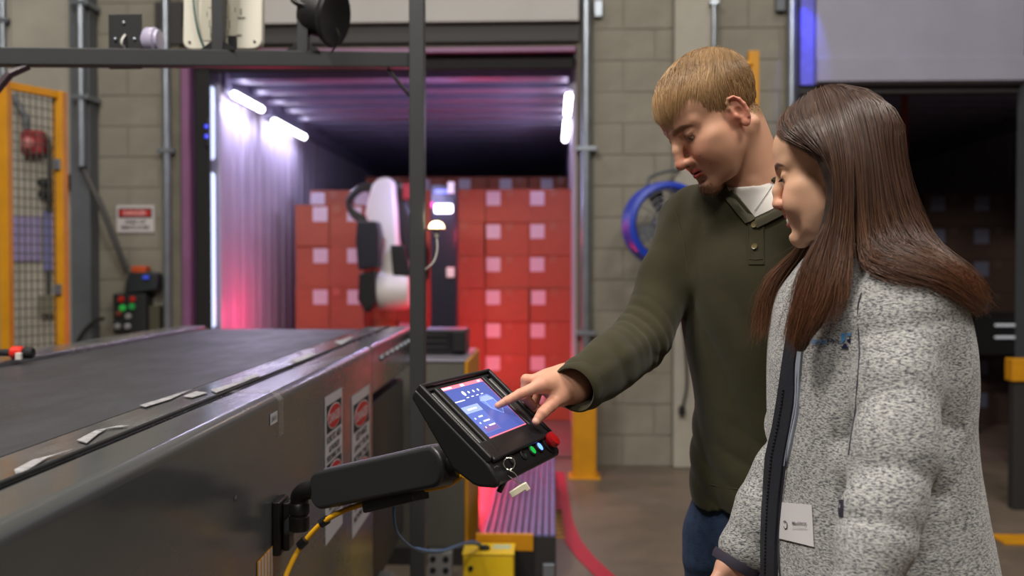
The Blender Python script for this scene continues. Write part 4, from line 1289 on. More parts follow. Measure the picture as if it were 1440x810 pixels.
# hanging cable with plug on the pale pier
m = MB(); t = thing('hanging_cable', 'black cable with a plug hanging on the pale pier beside the man', 'cable', onY(958, 500, YW - .1))
m.tube(arc_pts([onY(968, 380, YW - .1), onY(959, 430, YW - .1), onY(964, 490, YW - .1), onY(966, 540, YW - .1), onY(960, 572, YW - .1)], 6), .009, 8); obj('cord', m, mat('cord_grey', (60, 58, 56), .5), t, smooth=60)
m = MB(); q = onY(959, 577, YW - .1); m.lathe([(.02, -.03), (.024, 0), (.018, .03)], Matrix.Translation(q), 10); obj('plug', m, BLACK, t, smooth=50)
m = MB(); q = onY(966, 378, YW - .08); m.box(q.x - .03, q.x + .03, YW - .12, YW - .068, q.z, q.z + .05); obj('wall_hook', m, DARK, t, .004)
t, a, b = wallthing('wall_bracket', 'grey steel bracket at the upper right corner of the lit dock', 'bracket', 836, 0, 847, 23, GALV, .05, .004, 'plate')
t, a, b = wallthing('wall_bracket', 'grey clamp block high on the wall left of the blue lit frame', 'bracket', 1092, -10, 1105, 15, STEELG, .06, .006, 'plate')
p = onY(291, 185, YW + .03)
t = thing('signal_light', 'tiny blue double signal light on the black dock seal', 'light', p)
m = MB(); m.box(p.x - .012, p.x + .012, p.y - .01, p.y + .02, p.z - .1, p.z + .1); obj('case', m, BLACK, t, .003)
for dz in (.035, -.035):
    m = MB(); m.lathe([(.014, 0), (.012, .008), (.001, .012)], frame(p + Vector((0, -.01, dz)), (1, 0, 0), (0, 0, 1)), 12); obj('blue_lens', m, mat('signal_blue', (60, 70, 230), .3, emit=(60, 70, 240), estr=1.2), t, smooth=50)
# blue dock signal lamp beside the second door
lamp('blue_signal', 'SPOT', onY(1131, -70, 6.62), 30, (.10, .12, 1.0), .02, target=onY(1131, 70, YW - .06), angle=math.radians(30), blend=.4)
# ------------------------------------------------------------------ modelling bodies: signed distances -> one smooth surface
class Grid:
    def __init__(s, lo, hi, h):
        s.lo = np.array(lo, float); s.h = h
        n = np.ceil((np.array(hi) - s.lo) / h).astype(int) + 1
        s.ax = [s.lo[i] + h * np.arange(n[i]) for i in range(3)]
        s.F = np.full(tuple(n), 1.0, np.float32)
    def sub(s, lo, hi):
        sl = []
        for i in range(3):
            a = int(np.clip(np.floor((lo[i] - s.lo[i]) / s.h), 0, s.F.shape[i]))
            b = int(np.clip(np.ceil((hi[i] - s.lo[i]) / s.h) + 1, 0, s.F.shape[i]))
            if b <= a:
                return None, None
            sl.append(slice(a, b))
        x = s.ax[0][sl[0]].astype(np.float32)[:, None, None]
        y = s.ax[1][sl[1]].astype(np.float32)[None, :, None]
        z = s.ax[2][sl[2]].astype(np.float32)[None, None, :]
        return tuple(sl), (x, y, z)
    def put(s, sl, d, k, op):
        F = s.F[sl]
        if op == 'u':
            if k > 0:
                q = np.maximum(k - np.abs(F - d), 0) / k
                s.F[sl] = np.minimum(F, d) - q * q * k * .25
            else:
                s.F[sl] = np.minimum(F, d)
        else:
            if k > 0:
                q = np.maximum(k - np.abs(F + d), 0) / k
                s.F[sl] = np.maximum(F, -d) + q * q * k * .25
            else:
                s.F[sl] = np.maximum(F, -d)
    def cap(s, a, b, ra, rb, k=.01, op='u'):
        a, b = np.array(a, float), np.array(b, float)
        m = max(ra, rb) + k + 3 * s.h
        sl, P = s.sub(np.minimum(a, b) - m, np.maximum(a, b) + m)
        if sl is None: return s
        ab = b - a
        L = max(1e-9, ab @ ab)
        t = np.clip(((P[0] - a[0]) * ab[0] + (P[1] - a[1]) * ab[1] + (P[2] - a[2]) * ab[2]) / L, 0, 1)
        d = np.sqrt((P[0] - a[0] - t * ab[0]) ** 2 + (P[1] - a[1] - t * ab[1]) ** 2 + (P[2] - a[2] - t * ab[2]) ** 2) - (ra + (rb - ra) * t)
        s.put(sl, d, k, op)
        return s
    def ell(s, c, r, k=.01, op='u', R=None):
        c, r = np.array(c, float), np.array(r, float)
        m = max(r) + k + 3 * s.h
        sl, P = s.sub(c - m, c + m)
        if sl is None: return s
        q = [P[i] - c[i] for i in range(3)]
        if R is not None:
            R = np.array(R, float)
            q = [R[0, j] * q[0] + R[1, j] * q[1] + R[2, j] * q[2] for j in range(3)]
        k0 = np.sqrt((q[0] / r[0]) ** 2 + (q[1] / r[1]) ** 2 + (q[2] / r[2]) ** 2)
        k1 = np.sqrt((q[0] / r[0] ** 2) ** 2 + (q[1] / r[1] ** 2) ** 2 + (q[2] / r[2] ** 2) ** 2)
        d = k0 * (k0 - 1) / np.maximum(k1, 1e-6)
        s.put(sl, d.astype(np.float32), k, op)
        return s
    def torso(s, L, f, lev, k=.02, op='u', grow=0.0, p=2.3, zlo=None, zhi=None):
        """Column of super-elliptic sections. lev rows: z, cx, cy, half width along L, half depth along f."""
        lev = np.array(sorted(lev), float)
        zz = s.ax[2]
        z0 = lev[0, 0] if zlo is None else zlo
        z1 = lev[-1, 0] if zhi is None else zhi
        zf = zz[:, None] + np.linspace(-.03, .03, 13)[None, :]      # rounded profile, no kinks between levels
        cx, cy, a, b = (np.interp(zf, lev[:, 0], lev[:, i]).mean(1).astype(np.float32) for i in (1, 2, 3, 4))
        a = a + grow; b = b + grow
        x = s.ax[0].astype(np.float32)[:, None, None]; y = s.ax[1].astype(np.float32)[None, :, None]
        u = (x - cx) * L[0] + (y - cy) * L[1]
        v = (x - cx) * f[0] + (y - cy) * f[1]
        q = (np.abs(u / a) ** p + np.abs(v / b) ** p) ** (1 / p)
        d = (q - 1) * np.minimum(a, b)
        dz = np.maximum(z0 - zz, zz - z1).astype(np.float32)[None, None, :]
        d = np.maximum(d, dz)
        s.put((slice(None),) * 3, d.astype(np.float32), k, op)
        return s
    def warp(s, fn):
        """Add fn(x, y, z) to the field (positive pushes the surface in)."""
        band = np.abs(s.F) < 6 * s.h
        i = np.nonzero(band)
        s.F[i] += fn(s.ax[0][i[0]], s.ax[1][i[1]], s.ax[2][i[2]]).astype(np.float32)
        return s
    def mesh(s):
        F = s.F
        S = F < 0
        c = S[:-1, :-1, :-1].astype(np.int8)
        for dx, dy, dz in ((1, 0, 0), (0, 1, 0), (0, 0, 1), (1, 1, 0), (1, 0, 1), (0, 1, 1), (1, 1, 1)):
            c = c + S[dx:F.shape[0] - 1 + dx, dy:F.shape[1] - 1 + dy, dz:F.shape[2] - 1 + dz]
        I = np.nonzero((c > 0) & (c < 8))
        idx = np.full(c.shape, -1, np.int32)
        idx[I] = np.arange(len(I[0]))
        cor = [(0, 0, 0), (1, 0, 0), (0, 1, 0), (1, 1, 0), (0, 0, 1), (1, 0, 1), (0, 1, 1), (1, 1, 1)]
        V = [F[I[0] + q[0], I[1] + q[1], I[2] + q[2]] for q in cor]
        acc = np.zeros((len(I[0]), 3)); cnt = np.zeros(len(I[0]))
        for a in range(8):
            for b in range(a + 1, 8):
                if sum(abs(cor[a][i] - cor[b][i]) for i in range(3)) != 1: continue
                mk = (V[a] < 0) != (V[b] < 0)
                t = np.where(mk, V[a] / np.where(mk, V[a] - V[b], 1), 0)
                pa, pb = np.array(cor[a], float), np.array(cor[b], float)
                acc += np.where(mk[:, None], pa + t[:, None] * (pb - pa), 0)
                cnt += mk
        v = s.lo + s.h * (np.stack(I, 1) + acc / cnt[:, None])
        quads = []
        n = F.shape
        for ax in range(3):
            o = [0, 0, 0]; o[ax] = 1
            A = S[:n[0] - o[0], :n[1] - o[1], :n[2] - o[2]]
            B = S[o[0]:, o[1]:, o[2]:]
            e = np.nonzero(A != B)
            p, q = [(1, 2), (2, 0), (0, 1)][ax]
            ok = (e[p] > 0) & (e[q] > 0) & (e[p] < n[p] - 1) & (e[q] < n[q] - 1)
            e = [w[ok] for w in e]
            def g(dp, dq):
                w = [e[0].copy(), e[1].copy(), e[2].copy()]
                w[p] -= dp; w[q] -= dq
                return idx[w[0], w[1], w[2]]
            Q = np.stack([g(1, 1), g(0, 1), g(0, 0), g(1, 0)], 1)
            fl = ~A[e[0], e[1], e[2]]
            Q[fl] = Q[fl][:, ::-1]
            quads.append(Q)
        Q = np.concatenate(quads)
        Q = Q[(Q >= 0).all(1)]
        return v, Q

def np_mesh(name, v, q, mats, parent=None, col=None, smooth=True, org=None):
    me = bpy.data.meshes.new(name)
    o_ = np.array(org if org is not None else (ORG[parent.name] if parent is not None else (0, 0, 0)), float)
    v = np.asarray(v, float) - o_
    q = np.asarray(q, np.int32)
    w = q.shape[1]
    me.vertices.add(len(v)); me.vertices.foreach_set('co', v.astype(np.float32).ravel())
    me.loops.add(q.size); me.loops.foreach_set('vertex_index', q.ravel())
    me.polygons.add(len(q)); me.polygons.foreach_set('loop_start', np.arange(0, q.size, w, dtype=np.int32))
    me.update(calc_edges=True)
    me.validate()
    if smooth: me.shade_smooth()
    for m in (mats if isinstance(mats, (list, tuple)) else [mats]): me.materials.append(m)
    if col is not None:
        a = me.color_attributes.new('tint', 'FLOAT_COLOR', 'POINT')
        c = np.ones((len(v), 4), np.float32); c[:, :3] = col
        a.data.foreach_set('color', c.ravel())
    o = link(name, me, parent, None if parent is not None else o_)
    ORG[o.name] = Vector(o_)
    return o

def wav(p, k, seed, n=7):
    """Soft pseudo-noise, about -1..1."""
    r = np.random.default_rng(seed)
    out = 0
    for i in range(n):
        d = r.normal(size=3); d /= np.linalg.norm(d)
        f = k * r.uniform(.6, 1.5)
        out = out + np.sin((p[0] * d[0] + p[1] * d[1] + p[2] * d[2]) * f + r.uniform(0, 6.28))
    return out / n * 1.6

RCAM = np.array([math.cos(YAW), math.sin(YAW), 0.0])
FCAM = np.array([-math.sin(YAW), math.cos(YAW), 0.0])
def A(px, py, d): return np.array(at(px, py, d))
def facing(theta):
    t = math.radians(theta)
    return -FCAM * math.cos(t) - RCAM * math.sin(t)
def head_matrix(theta, pitch, roll):
    f0 = facing(theta); z = np.array([0, 0, 1.0])
    r0 = np.cross(f0, z)
    p, r = math.radians(pitch), math.radians(roll)
    f = f0 * math.cos(p) - z * math.sin(p)
    u = z * math.cos(p) + f0 * math.sin(p)
    rr = r0 * math.cos(r) - u * math.sin(r)
    uu = u * math.cos(r) + r0 * math.sin(r)
    return np.stack([rr, f, uu], 1)          # columns: right, forward, up
def linc(c): return np.array(lin(c)[:3])
def sstep(a, b, x):
    t = np.clip((x - a) / (b - a), 0, 1)
    return t * t * (3 - 2 * t)
def rotx(a):
    a = math.radians(a); c, s = math.cos(a), math.sin(a)
    return np.array([[1, 0, 0], [0, c, -s], [0, s, c]])
def rotz(a):
    a = math.radians(a); c, s = math.cos(a), math.sin(a)
    return np.array([[c, -s, 0], [s, c, 0], [0, 0, 1]])
def roty(a):
    a = math.radians(a); c, s = math.cos(a), math.sin(a)
    return np.array([[c, 0, s], [0, 1, 0], [-s, 0, c]])

def head_field(g, S, male, smile, lids):
    """Skull, face, ears in head space (x right, y forward, z up; eye line at z = 0). S scales."""
    def E(c, r, k=.012, op='u', R=None): g.ell(np.array(c) * S, np.array(r) * S, k * S, op, R)
    def C(a, b, ra, rb, k=.012, op='u'): g.cap(np.array(a) * S, np.array(b) * S, ra * S, rb * S, k * S, op)
    E((0, -.012, .034), (.075, .097, .081), 0)
    E((0, .030, .036), (.060, .058, .058), .03)
    E((0, .028, -.034), (.057 if male else .055, .055, .070), .03)
    jw = .050 if male else .045
    for s in (-1, 1):
        C((s * jw, -.004, -.050), (s * .030, .048, -.094), .017, .016, .03)
        C((s * .030, .048, -.092), (s * .008, .078, -.104), .016, .0145, .02)
        E((s * .046, .048, -.026), (.019, .024, .013), .030)            # cheekbone
        E((s * .040, .042, -.056), (.020, .030, .026), .03)
        E((s * .030, .070, -.046), (.020, .016, .020), .024)            # cheek
        if smile:
            E((s * .036, .071, -.050), (.017, .014, .015), .016)
        bq_ = .0135 if male else .0175
        C((s * .010, .0860, bq_), (s * .046, .064, bq_ + .001), .0098 if male else .0075, .008, .014)   # brow
    E((0, .080, -.103), (.019 if male else .016, .0145, .0145), .014)    # chin
    E((0, .066, -.072), (.031, .029, .025), .02)                        # muzzle
    for s in (-1, 1):
        E((s * .033, .0905, -.001), (.0175, .0125, .0115), .010, 's')    # socket
    # nose
    nt = .117 if male else .112
    nz = -.042 if male else -.038
    C((0, .0855, .010), (0, .100, -.018), .0078, .0082, .012)
    C((0, .100, -.018), (0, nt - .009, nz), .0082, .0098 if male else .0085, .006)
    E((0, nt - .008, nz - .002), (.0115 if male else .0098, .010, .0095), .005)
    for s in (-1, 1):
        E((s * .0125, .0965, nz - .004), (.0072, .0105, .0078), .006)
        E((s * .0062, .1025, nz - .0115), (.0040, .0062, .0042), .003, 's')
        C((0, .098, nz - .008), (0, .0935, -.060), .0042, .0045, .006)
    # lips
    mz = -.0725
    if not smile:
        for s in (-1, 1):
            C((0, .0945, mz + .0050), (s * .019, .082, mz + .0015), .0052, .003, .005)
            C((0, .0930, mz - .0055), (s * .017, .081, mz - .003), .0064, .0035, .005)
        E((0, .0985, mz), (.022, .010, .0012), .0025, 's')
        E((0, .092, mz - .016), (.016, .008, .006), .008, 's')
    else:
        for s in (-1, 1):
            C((0, .0935, mz + .0075), (s * .025, .075, mz + .007), .0042, .0028, .004)
            C((0, .0915, mz - .0085), (s * .023, .074, mz + .003), .0058, .003, .004)
            E((s * .0265, .0745, mz + .006), (.004, .006, .004), .004, 's')
        g.ell(np.array((0, .094, mz + .0005)) * S, np.array((.022, .012, .0042)) * S, .002 * S, 's')
        E((0, .089, mz - .0005), (.021, .0075, .0065), .001)             # teeth (tinted later)
        E((0, .092, mz - .018), (.015, .007, .005), .008, 's')
    # eyelids round the eyeball
    for s in (-1, 1):
        ec = np.array((s * .0315, .0715, -.0035))
        E(ec, (.0150, .0142, .0138), .006)
        R = rotx(lids)
        E(ec + R @ np.array((s * .001, .0115, -.0018)), (.0115, .006, .0042), .002, 's', R @ roty(s * 6))
        C(ec + np.array((-s * .013, .0085, .0055)), ec + np.array((s * .0130, .0035, .0048)), .0022, .0016, .005)
    # ears
    for s in (-1, 1):
        Re = rotz(s * 24) @ roty(s * -6) @ rotx(-10)
        c = np.array((s * .0780, -.006, -.015))
        def W(u, v, w): return c + Re @ np.array((s * u, v, w))
        E(c, (.0060, .0140, .0290), .002, 'u', Re)
        # rim (helix) as a bent roll
        hx = [(.003, .0105, .004), (.0045, .0115, .014), (.005, .008, .023), (.0055, .001, .0275), (.0058, -.0075, .024), (.006, -.0128, .014), (.0056, -.0136, .002), (.005, -.011, -.010), (.004, -.005, -.020)]
        for i in range(len(hx) - 1):
            g.cap(W(*hx[i]) * S, W(*hx[i + 1]) * S, .0034 * S, .0034 * S, .002 * S)
        E(W(.0095, .002, -.002), (.0085, .0080, .0120), .003, 's', Re)
        E(W(.0085, -.002, .016), (.0055, .0075, .0075), .004, 's', Re)
        E(W(.002, .0055, -.0245), (.0048, .0075, .0085), .004, 'u', Re)
        E(W(.0045, .0108, -.005), (.0036, .0042, .0060), .003, 'u', Re)
        E((s * .066, .004, -.02), (.012, .014, .022), .006)

def groove(pts, r, depth, S):
    """Shallow crease along a polyline, for Grid.warp."""
    P = [np.array(p) * S for p in pts]
    def fn(x, y, z):
        q = np.stack([x, y, z], 1)
        best = np.full(len(q), 1.0)
        for a, b in zip(P[:-1], P[1:]):
            ab = b - a
            t = np.clip((q - a) @ ab / (ab @ ab), 0, 1)
            best = np.minimum(best, np.linalg.norm(q - a - t[:, None] * ab, axis=1))
        return depth * S * np.exp(-(best / (r * S)) ** 2)
    return fn

def head_tint(p, S, male, smile, skin, hairc, brow, hairline):
    """Surface colours: lips, brows, stubble, flushed cheeks, scalp, plus painted nostril and mouth shade."""
    x, y, z = (p / S).T
    c = np.tile(linc(skin), (len(p), 1))
    def blend(col, w):
        nonlocal c
        w = np.clip(w, 0, 1)[:, None]
        c = c * (1 - w) + linc(col) * w
    ax_ = np.abs(x)
    front = y > .05
    flush = (198, 112, 92) if male else (214, 132, 112)
    blend(flush, .40 * np.exp(-((ax_ - .036) / .02) ** 2 - ((z + .042) / .022) ** 2) * front)
    blend(flush, .55 * np.exp(-(x / .016) ** 2 - ((z + .042) / .014) ** 2) * (y > .095))
    blend((190, 96, 82), .45 * sstep(.066, .075, ax_) * (z < .03) * (y > -.05) * (y < .03))
    if male:
        b = sstep(-.045, -.085, z) * sstep(-.02, .04, y) * (1 - .6 * np.exp(-((ax_ - .03) / .014) ** 2 - ((z + .055) / .018) ** 2))
        blend((132, 96, 74), .38 * b)
        blend((104, 72, 52), .62 * np.exp(-(x / .022) ** 2 - ((z + .104) / .013) ** 2) * (y > .05))
        blend((112, 80, 58), .42 * np.exp(-((ax_ - .014) / .014) ** 2 - ((z + .0605) / .0045) ** 2) * (y > .07))
        for mx, mz_ in ((-.040, -.046), (-.045, -.068)):
            blend((110, 62, 48), .9 * (((x - mx) ** 2 + (z - mz_) ** 2) < .0010 ** 2) * (y > .02))
    mz = -.0725
    if not smile:
        lw = np.exp(-(ax_ / .0205) ** 6) * sstep(.0115, .0088, np.abs(z - mz + .0008)) * (y > .079)
        blend((178, 62, 64), .85 * lw)
        blend((70, 20, 22), np.exp(-(ax_ / .021) ** 6) * (np.abs(z - mz) < .0014) * (y > .078))  # shade between the lips, painted
    else:
        up = np.exp(-(ax_ / .0265) ** 8) * (np.abs(z - mz - .0078 - ax_ * .02) < .0038) * (y > .072)
        dn = np.exp(-(ax_ / .0245) ** 8) * (np.abs(z - mz + .0088 - ax_ * .25) < .0058) * (y > .072)
        tooth = (ax_ < .0215) * (np.abs(z - mz) < .0048) * (y > .078) * (y < .0972)
        blend((196, 92, 90), .85 * np.maximum(up, dn))
        blend((228, 220, 208), 1.0 * tooth)
    blend((80, 34, 30), .8 * (np.abs(z - ((-.042 if male else -.038) - .0105)) < .0030) * (np.abs(ax_ - .0062) < .0030) * (y > .098) * (y < .107))  # shade inside the nostrils put into the skin colour
    bz = (.0125 if male else .0185) + .10 * np.clip(ax_ - .012, 0, 1) - 3.2 * np.clip(ax_ - .034, 0, 1) ** 1.5
    bw = (.0052 if male else .0042) * (1 - .5 * sstep(.03, .055, ax_))
    blend(brow, (.74 if male else .92) * sstep(bw + .0015, bw - .0012, np.abs(z - bz)) * sstep(.008, .014, ax_) * sstep(.056, .048, ax_) * (y > .04))
    # lid line and lashes
    blend((70, 40, 34), .55 * (np.abs(ax_ - .0315) < .0135) * (np.abs(z + .0045) < .0042) * (y > .078))
    blend(hairc, hairline(x, y, z))
    return c

SKIN = mat('skin', (200, 150, 120), .48, attr='tint', sss=.12, bump=.04, bscale=420, spec=.4)
EYEW = mat('eye_white', (222, 214, 206), .2)
IRIS = mat('iris', (84, 92, 96), .15)
IRISB = mat('iris_brown', (70, 42, 26), .15)
PUP = mat('pupil', (8, 8, 8), .1)

def eyeballs(body, Mh, o, S, lids, iris):
    for s in (-1, 1):
        c = np.array((s * .0315, .0715, -.0035)) * S
        wc = o + Mh @ c
        gaze = Mh @ (rotx(lids - 4) @ np.array((0, 1.0, 0)))
        M = frame(Vector(wc), Vector(np.cross(gaze, (0, 0, 1))), Vector(np.cross(np.cross(gaze, (0, 0, 1)), gaze)))
        M = frame(Vector(wc), Vector(np.cross((0, 0, 1), gaze)), Vector(np.cross(gaze, np.cross((0, 0, 1), gaze))))
        r = .0131 * S
        m = MB()
        for mi, a0, a1 in ((2, 0, 12), (1, 12, 28), (0, 28, 180)):
            m.mi = mi
            m.lathe([(r * math.sin(math.radians(a)), r * math.cos(math.radians(a))) for a in np.linspace(max(a0, .5), min(a1, 179.5), 10 if mi == 0 else 4)], M, 24, cap=False)
        obj('eye', m, [EYEW, iris, PUP], body, smooth=60)

def strands(name, roots, steps, rad, mt, parent, cols=None, n=3):
    """steps: (strand, point, 3) polylines -> thin tapered tubes in one mesh."""
    P = np.asarray(steps)
    N, K, _ = P.shape
    T = np.gradient(P, axis=1)
    T /= np.maximum(np.linalg.norm(T, axis=2, keepdims=True), 1e-9)
    ref = np.array([.31, .57, .76])
    U = np.cross(T, ref); U /= np.maximum(np.linalg.norm(U, axis=2, keepdims=True), 1e-9)
    V = np.cross(T, U)
    rad = np.asarray(rad)
    if rad.ndim == 1: rad = np.broadcast_to(rad[None, :], (N, K))
    vs = []
    for j in range(n):
        a = 2 * math.pi * j / n
        vs.append(P + (U * math.cos(a) + V * math.sin(a)) * rad[:, :, None])
    vs = np.stack(vs, 2)                      # N K n 3
    base = (np.arange(N)[:, None, None] * K + np.arange(K - 1)[None, :, None]) * n
    j = np.arange(n)[None, None, :]; j2 = (np.arange(n) + 1)[None, None, :] % n
    Q = np.stack([base + j, base + j2, base + n + j2, base + n + j], 3).reshape(-1, 4)
    c = None
    if cols is not None:
        c = np.repeat(np.asarray(cols), K * n, axis=0)
    return np_mesh(name, vs.reshape(-1, 3), Q, mt, parent, c)

def hand_field(g, J, k=.006):
    """J: wrist, palm, and five finger joint lists [(p, r), ...] from knuckle to tip."""
    w, wr = J['wrist']
    kn = [J[nm][0] for nm in ('index', 'middle', 'ring', 'little')]
    mid = sum(p for p, r in kn) / 4
    rm = sum(r for p, r in kn) / 4
    for p, r in kn:
        g.cap(w + (p - w) * .10, p, wr * .86, r * 1.05, .022)
    g.cap(w, mid, wr, rm * 1.35, .024)
    for (p, r), (q, r2) in zip(kn[:-1], kn[1:]):
        g.cap(p + (w - p) * .22, q + (w - q) * .22, r, r2, .008)
    if 'fore' in J:
        g.cap(J['fore'][0], w, J['fore'][1], wr, .04)
    f = J['thumb']
    g.cap(w + (f[0][0] - w) * .3, f[0][0], wr * .72, f[0][1], .018)
    g.cap(f[0][0], kn[0][0] + (w - kn[0][0]) * .35, f[0][1] * .8, kn[0][1], .014)     # web of the thumb
    for nm in ('index', 'middle', 'ring', 'little', 'thumb'):
        f = J[nm]
        for i in range(len(f) - 1):
            a, b = f[i], f[i + 1]
            m = (a[0] + b[0]) / 2
            rr = (a[1] + b[1]) / 2 * .94
            g.cap(a[0], m, a[1], rr, .010 if i == 0 else .002)
            g.cap(m, b[0], rr, b[1], .002)

def relaxed_hand(w, d, palm_n, thumb_d, s=1.0, curl=22):
    """Joints of a hanging hand: d points along the fingers, palm_n out of the palm, thumb_d to the thumb side."""
    d, n, t = (np.array(v, float) / np.linalg.norm(v) for v in (d, palm_n, thumb_d))
    J = {'wrist': (w, .024 * s)}
    for nm, off, ln, r in (('index', .026, .072, .0088), ('middle', .008, .080, .0090), ('ring', -.010, .075, .0086), ('little', -.027, .058, .0076)):
        p = w + (d * .088 + t * off) * s
        L = [(p, r * 1.1 * s)]
        ang = math.radians(curl * .6)
        for i, q in enumerate((.46, .30, .24)):
            v = d * math.cos(ang) + n * math.sin(ang)
            p = p + v * ln * q * s
            L.append((p, r * (1 - .1 * (i + 1)) * s))
            ang += math.radians(curl * (1.2 if i == 0 else .8))
        J[nm] = L
    p0 = w + (d * .030 + t * .028 + n * .012) * s
    p1 = p0 + (d * .034 + t * .018 + n * .010) * s
    p2 = p1 + (d * .030 + t * .006 + n * .008) * s
    p3 = p2 + (d * .022 + n * .004) * s
    J['thumb'] = [(p0, .013 * s), (p1, .0110 * s), (p2, .0098 * s), (p3, .0078 * s)]
    return J

def grid_for(pts, pad, h):
    P = np.array(pts)
    return Grid(P.min(0) - pad, P.max(0) + pad, h)

def join(parts):
    vs, qs, cs, o = [], [], [], 0
    for v, q, c in parts:
        vs.append(v); qs.append(q + o); cs.append(c); o += len(v)
    return np.concatenate(vs), np.concatenate(qs), np.concatenate(cs)

class Drape:
    """Drop picture-shaped details onto a garment so that they sit on its surface."""
    def __init__(s, v, q):
        s.t = BVHTree.FromPolygons([tuple(p) for p in v], [tuple(int(i) for i in f) for f in q])
    def hit(s, px, py, off=0.0):
        r = ray(px, py)
        h = s.t.ray_cast(CC, r.normalized())
        if h[0] is None:
            return None
        n = h[1]
        if n.dot(r) > 0: n = -n
        return h[0] + n * off, n
    def near(s, p, off=0.0):
        h = s.t.find_nearest(Vector(p))
        return h[0] + h[1] * off, h[1]
    def patch(s, name, quad, nu, nv, off, mt, parent, thick=.002):
        """quad: four picture corners (tl, tr, br, bl)."""
        tl, tr, br, bl = (np.array(c, float) for c in quad)
        top, bot, fs = [], [], []
        for j in range(nv + 1):
            for i in range(nu + 1):
                u, w = i / nu, j / nv
                p = (tl * (1 - u) + tr * u) * (1 - w) + (bl * (1 - u) + br * u) * w
                h = s.hit(p[0], p[1], off)
                if h is None:
                    h = s.near(at(p[0], p[1], s.lastd), off)
                else:
                    s.lastd = (h[0] - CC).dot(CR @ Vector((0, 0, -1)))
                top.append(h[0]); bot.append(h[0] - h[1] * thick)
        n = (nu + 1) * (nv + 1)
        for j in range(nv):
            for i in range(nu):
                a = j * (nu + 1) + i
                fs.append((a, a + nu + 1, a + nu + 2, a + 1))
                fs.append((n + a, n + a + 1, n + a + nu + 2, n + a + nu + 1))
        rim = [i for i in range(nu + 1)] + [(j + 1) * (nu + 1) - 1 for j in range(1, nv + 1)] + [nv * (nu + 1) + i for i in range(nu - 1, -1, -1)] + [j * (nu + 1) for j in range(nv - 1, 0, -1)]
        for a, b in zip(rim, rim[1:] + rim[:1]):
            fs.append((a, b, n + b, n + a))
        m = MB(); m.add(top + bot, fs)
        return obj(name, m, mt, parent, smooth=50)
    def line(s, name, pts, r, mt, parent, off=0.0, n=6):
        P = []
        for px, py in pts:
            h = s.hit(px, py, off)
            if h: P.append(h[0])
        m = MB(); m.tube(arc_pts(P, 4), r, n)
        return obj(name, m, mt, parent, smooth=60)
# ================================================================== the blond man
man = thing('person', 'blond man in dark olive henley shirt pressing the tilted touchscreen', 'person', (at(1080, 720, 1.88).x, at(1080, 720, 1.88).y, 0))
MS = .965
MH = head_matrix(71, 35, 4)
MO = A(1000, 160, 1.80)
MNECK = A(1066, 262, 1.835)
Lm = -( .76 * RCAM - .65 * FCAM) * -1          # right shoulder -> left shoulder
Lm = Lm / np.linalg.norm(Lm)
fm = np.array([Lm[1], -Lm[0], 0]); fm = fm if fm @ facing(38) > 0 else -fm
def lv(py, px, d, a, b):
    p = A(px, py, d)
    return (p[2], p[0], p[1], a, b)
MLEV = [lv(250, 1070, 1.86, .066, .062), lv(264, 1070, 1.86, .098, .074), lv(284, 1072, 1.865, .146, .092), lv(330, 1072, 1.865, .178, .106), lv(380, 1074, 1.86, .178, .114),
        lv(450, 1079, 1.86, .166, .114), lv(540, 1085, 1.87, .156, .110), lv(620, 1088, 1.875, .156, .110), lv(712, 1090, 1.88, .168, .121)]
SR, SL = A(972, 312, 1.95), A(1163, 306, 1.735)
ER, WR = A(903, 478, 1.84), A(816, 541, 1.665)
EL, WL = A(1188, 500, 1.81), A(1192, 690, 1.80)

# --- hand pressing the screen
dT = (SO - CC).dot(SN) / ray(698, 571).dot(SN)
k0 = dT - .004 - 1.552
def H(px, py, d): return A(px, py, d + k0)
MJ = {'wrist': (H(803, 542, 1.645), .0245), 'fore': (H(838, 525, 1.715), .0250),
      'index': [(H(760, 542, 1.580), .0108), (H(731, 554, 1.567), .0084), (H(713, 563.5, 1.559), .0071), (H(700, 570.5, 1.556), .0055)],
      'middle': [(H(766, 535, 1.602), .0112), (H(740, 534, 1.602), .0094), (H(738, 558, 1.602), .0080), (H(750, 571, 1.606), .0068)],
      'ring': [(H(772, 534, 1.626), .0106), (H(745, 541, 1.630), .0090), (H(741, 564, 1.630), .0078), (H(753, 577, 1.630), .0066)],
      'little': [(H(779, 540, 1.646), .0096), (H(757, 551, 1.655), .0078), (H(752, 569, 1.655), .0068), (H(761, 579, 1.652), .0058)],
      'thumb': [(H(788, 556, 1.606), .0145), (H(774, 570, 1.580), .0112), (H(763, 581, 1.567), .0096), (H(754, 592.5, 1.561), .0070)]}
g = grid_for([p for f in ('index', 'middle', 'ring', 'little', 'thumb') for p, r in MJ[f]] + [MJ['wrist'][0], MJ['fore'][0]], .035, .0016)
hand_field(g, MJ)
for f in ('index', 'middle'):      # tendons on the back of the hand
    a = MJ[f][0][0]; w = MJ['wrist'][0]
    g.cap(a + np.array((0, 0, .0082)), w + np.array((0, 0, .0195)), .0032, .0028, .006)
tn = MJ['thumb'][3][0] + (MJ['thumb'][3][0] - MJ['thumb'][2][0]) * .2
toc = (np.array(CC) - tn); toc /= np.linalg.norm(toc)
hv, hq = g.mesh()
hc = np.tile(linc((206, 156, 130)), (len(hv), 1))
for f in ('index', 'middle', 'ring', 'little', 'thumb'):
    for i, (p, r) in enumerate(MJ[f]):
        if i in (0, 1, 2, 3):
            w = np.exp(-(np.linalg.norm(hv - p, axis=1) / (r * 1.3)) ** 2)[:, None] * (.45 if i < 3 else .35)
            hc = hc * (1 - w) + linc((206, 116, 96)) * w
td = MJ['thumb'][3][0] - MJ['thumb'][2][0]; td /= np.linalg.norm(td)
q = hv - (MJ['thumb'][3][0] + toc * .0075 + td * .001)
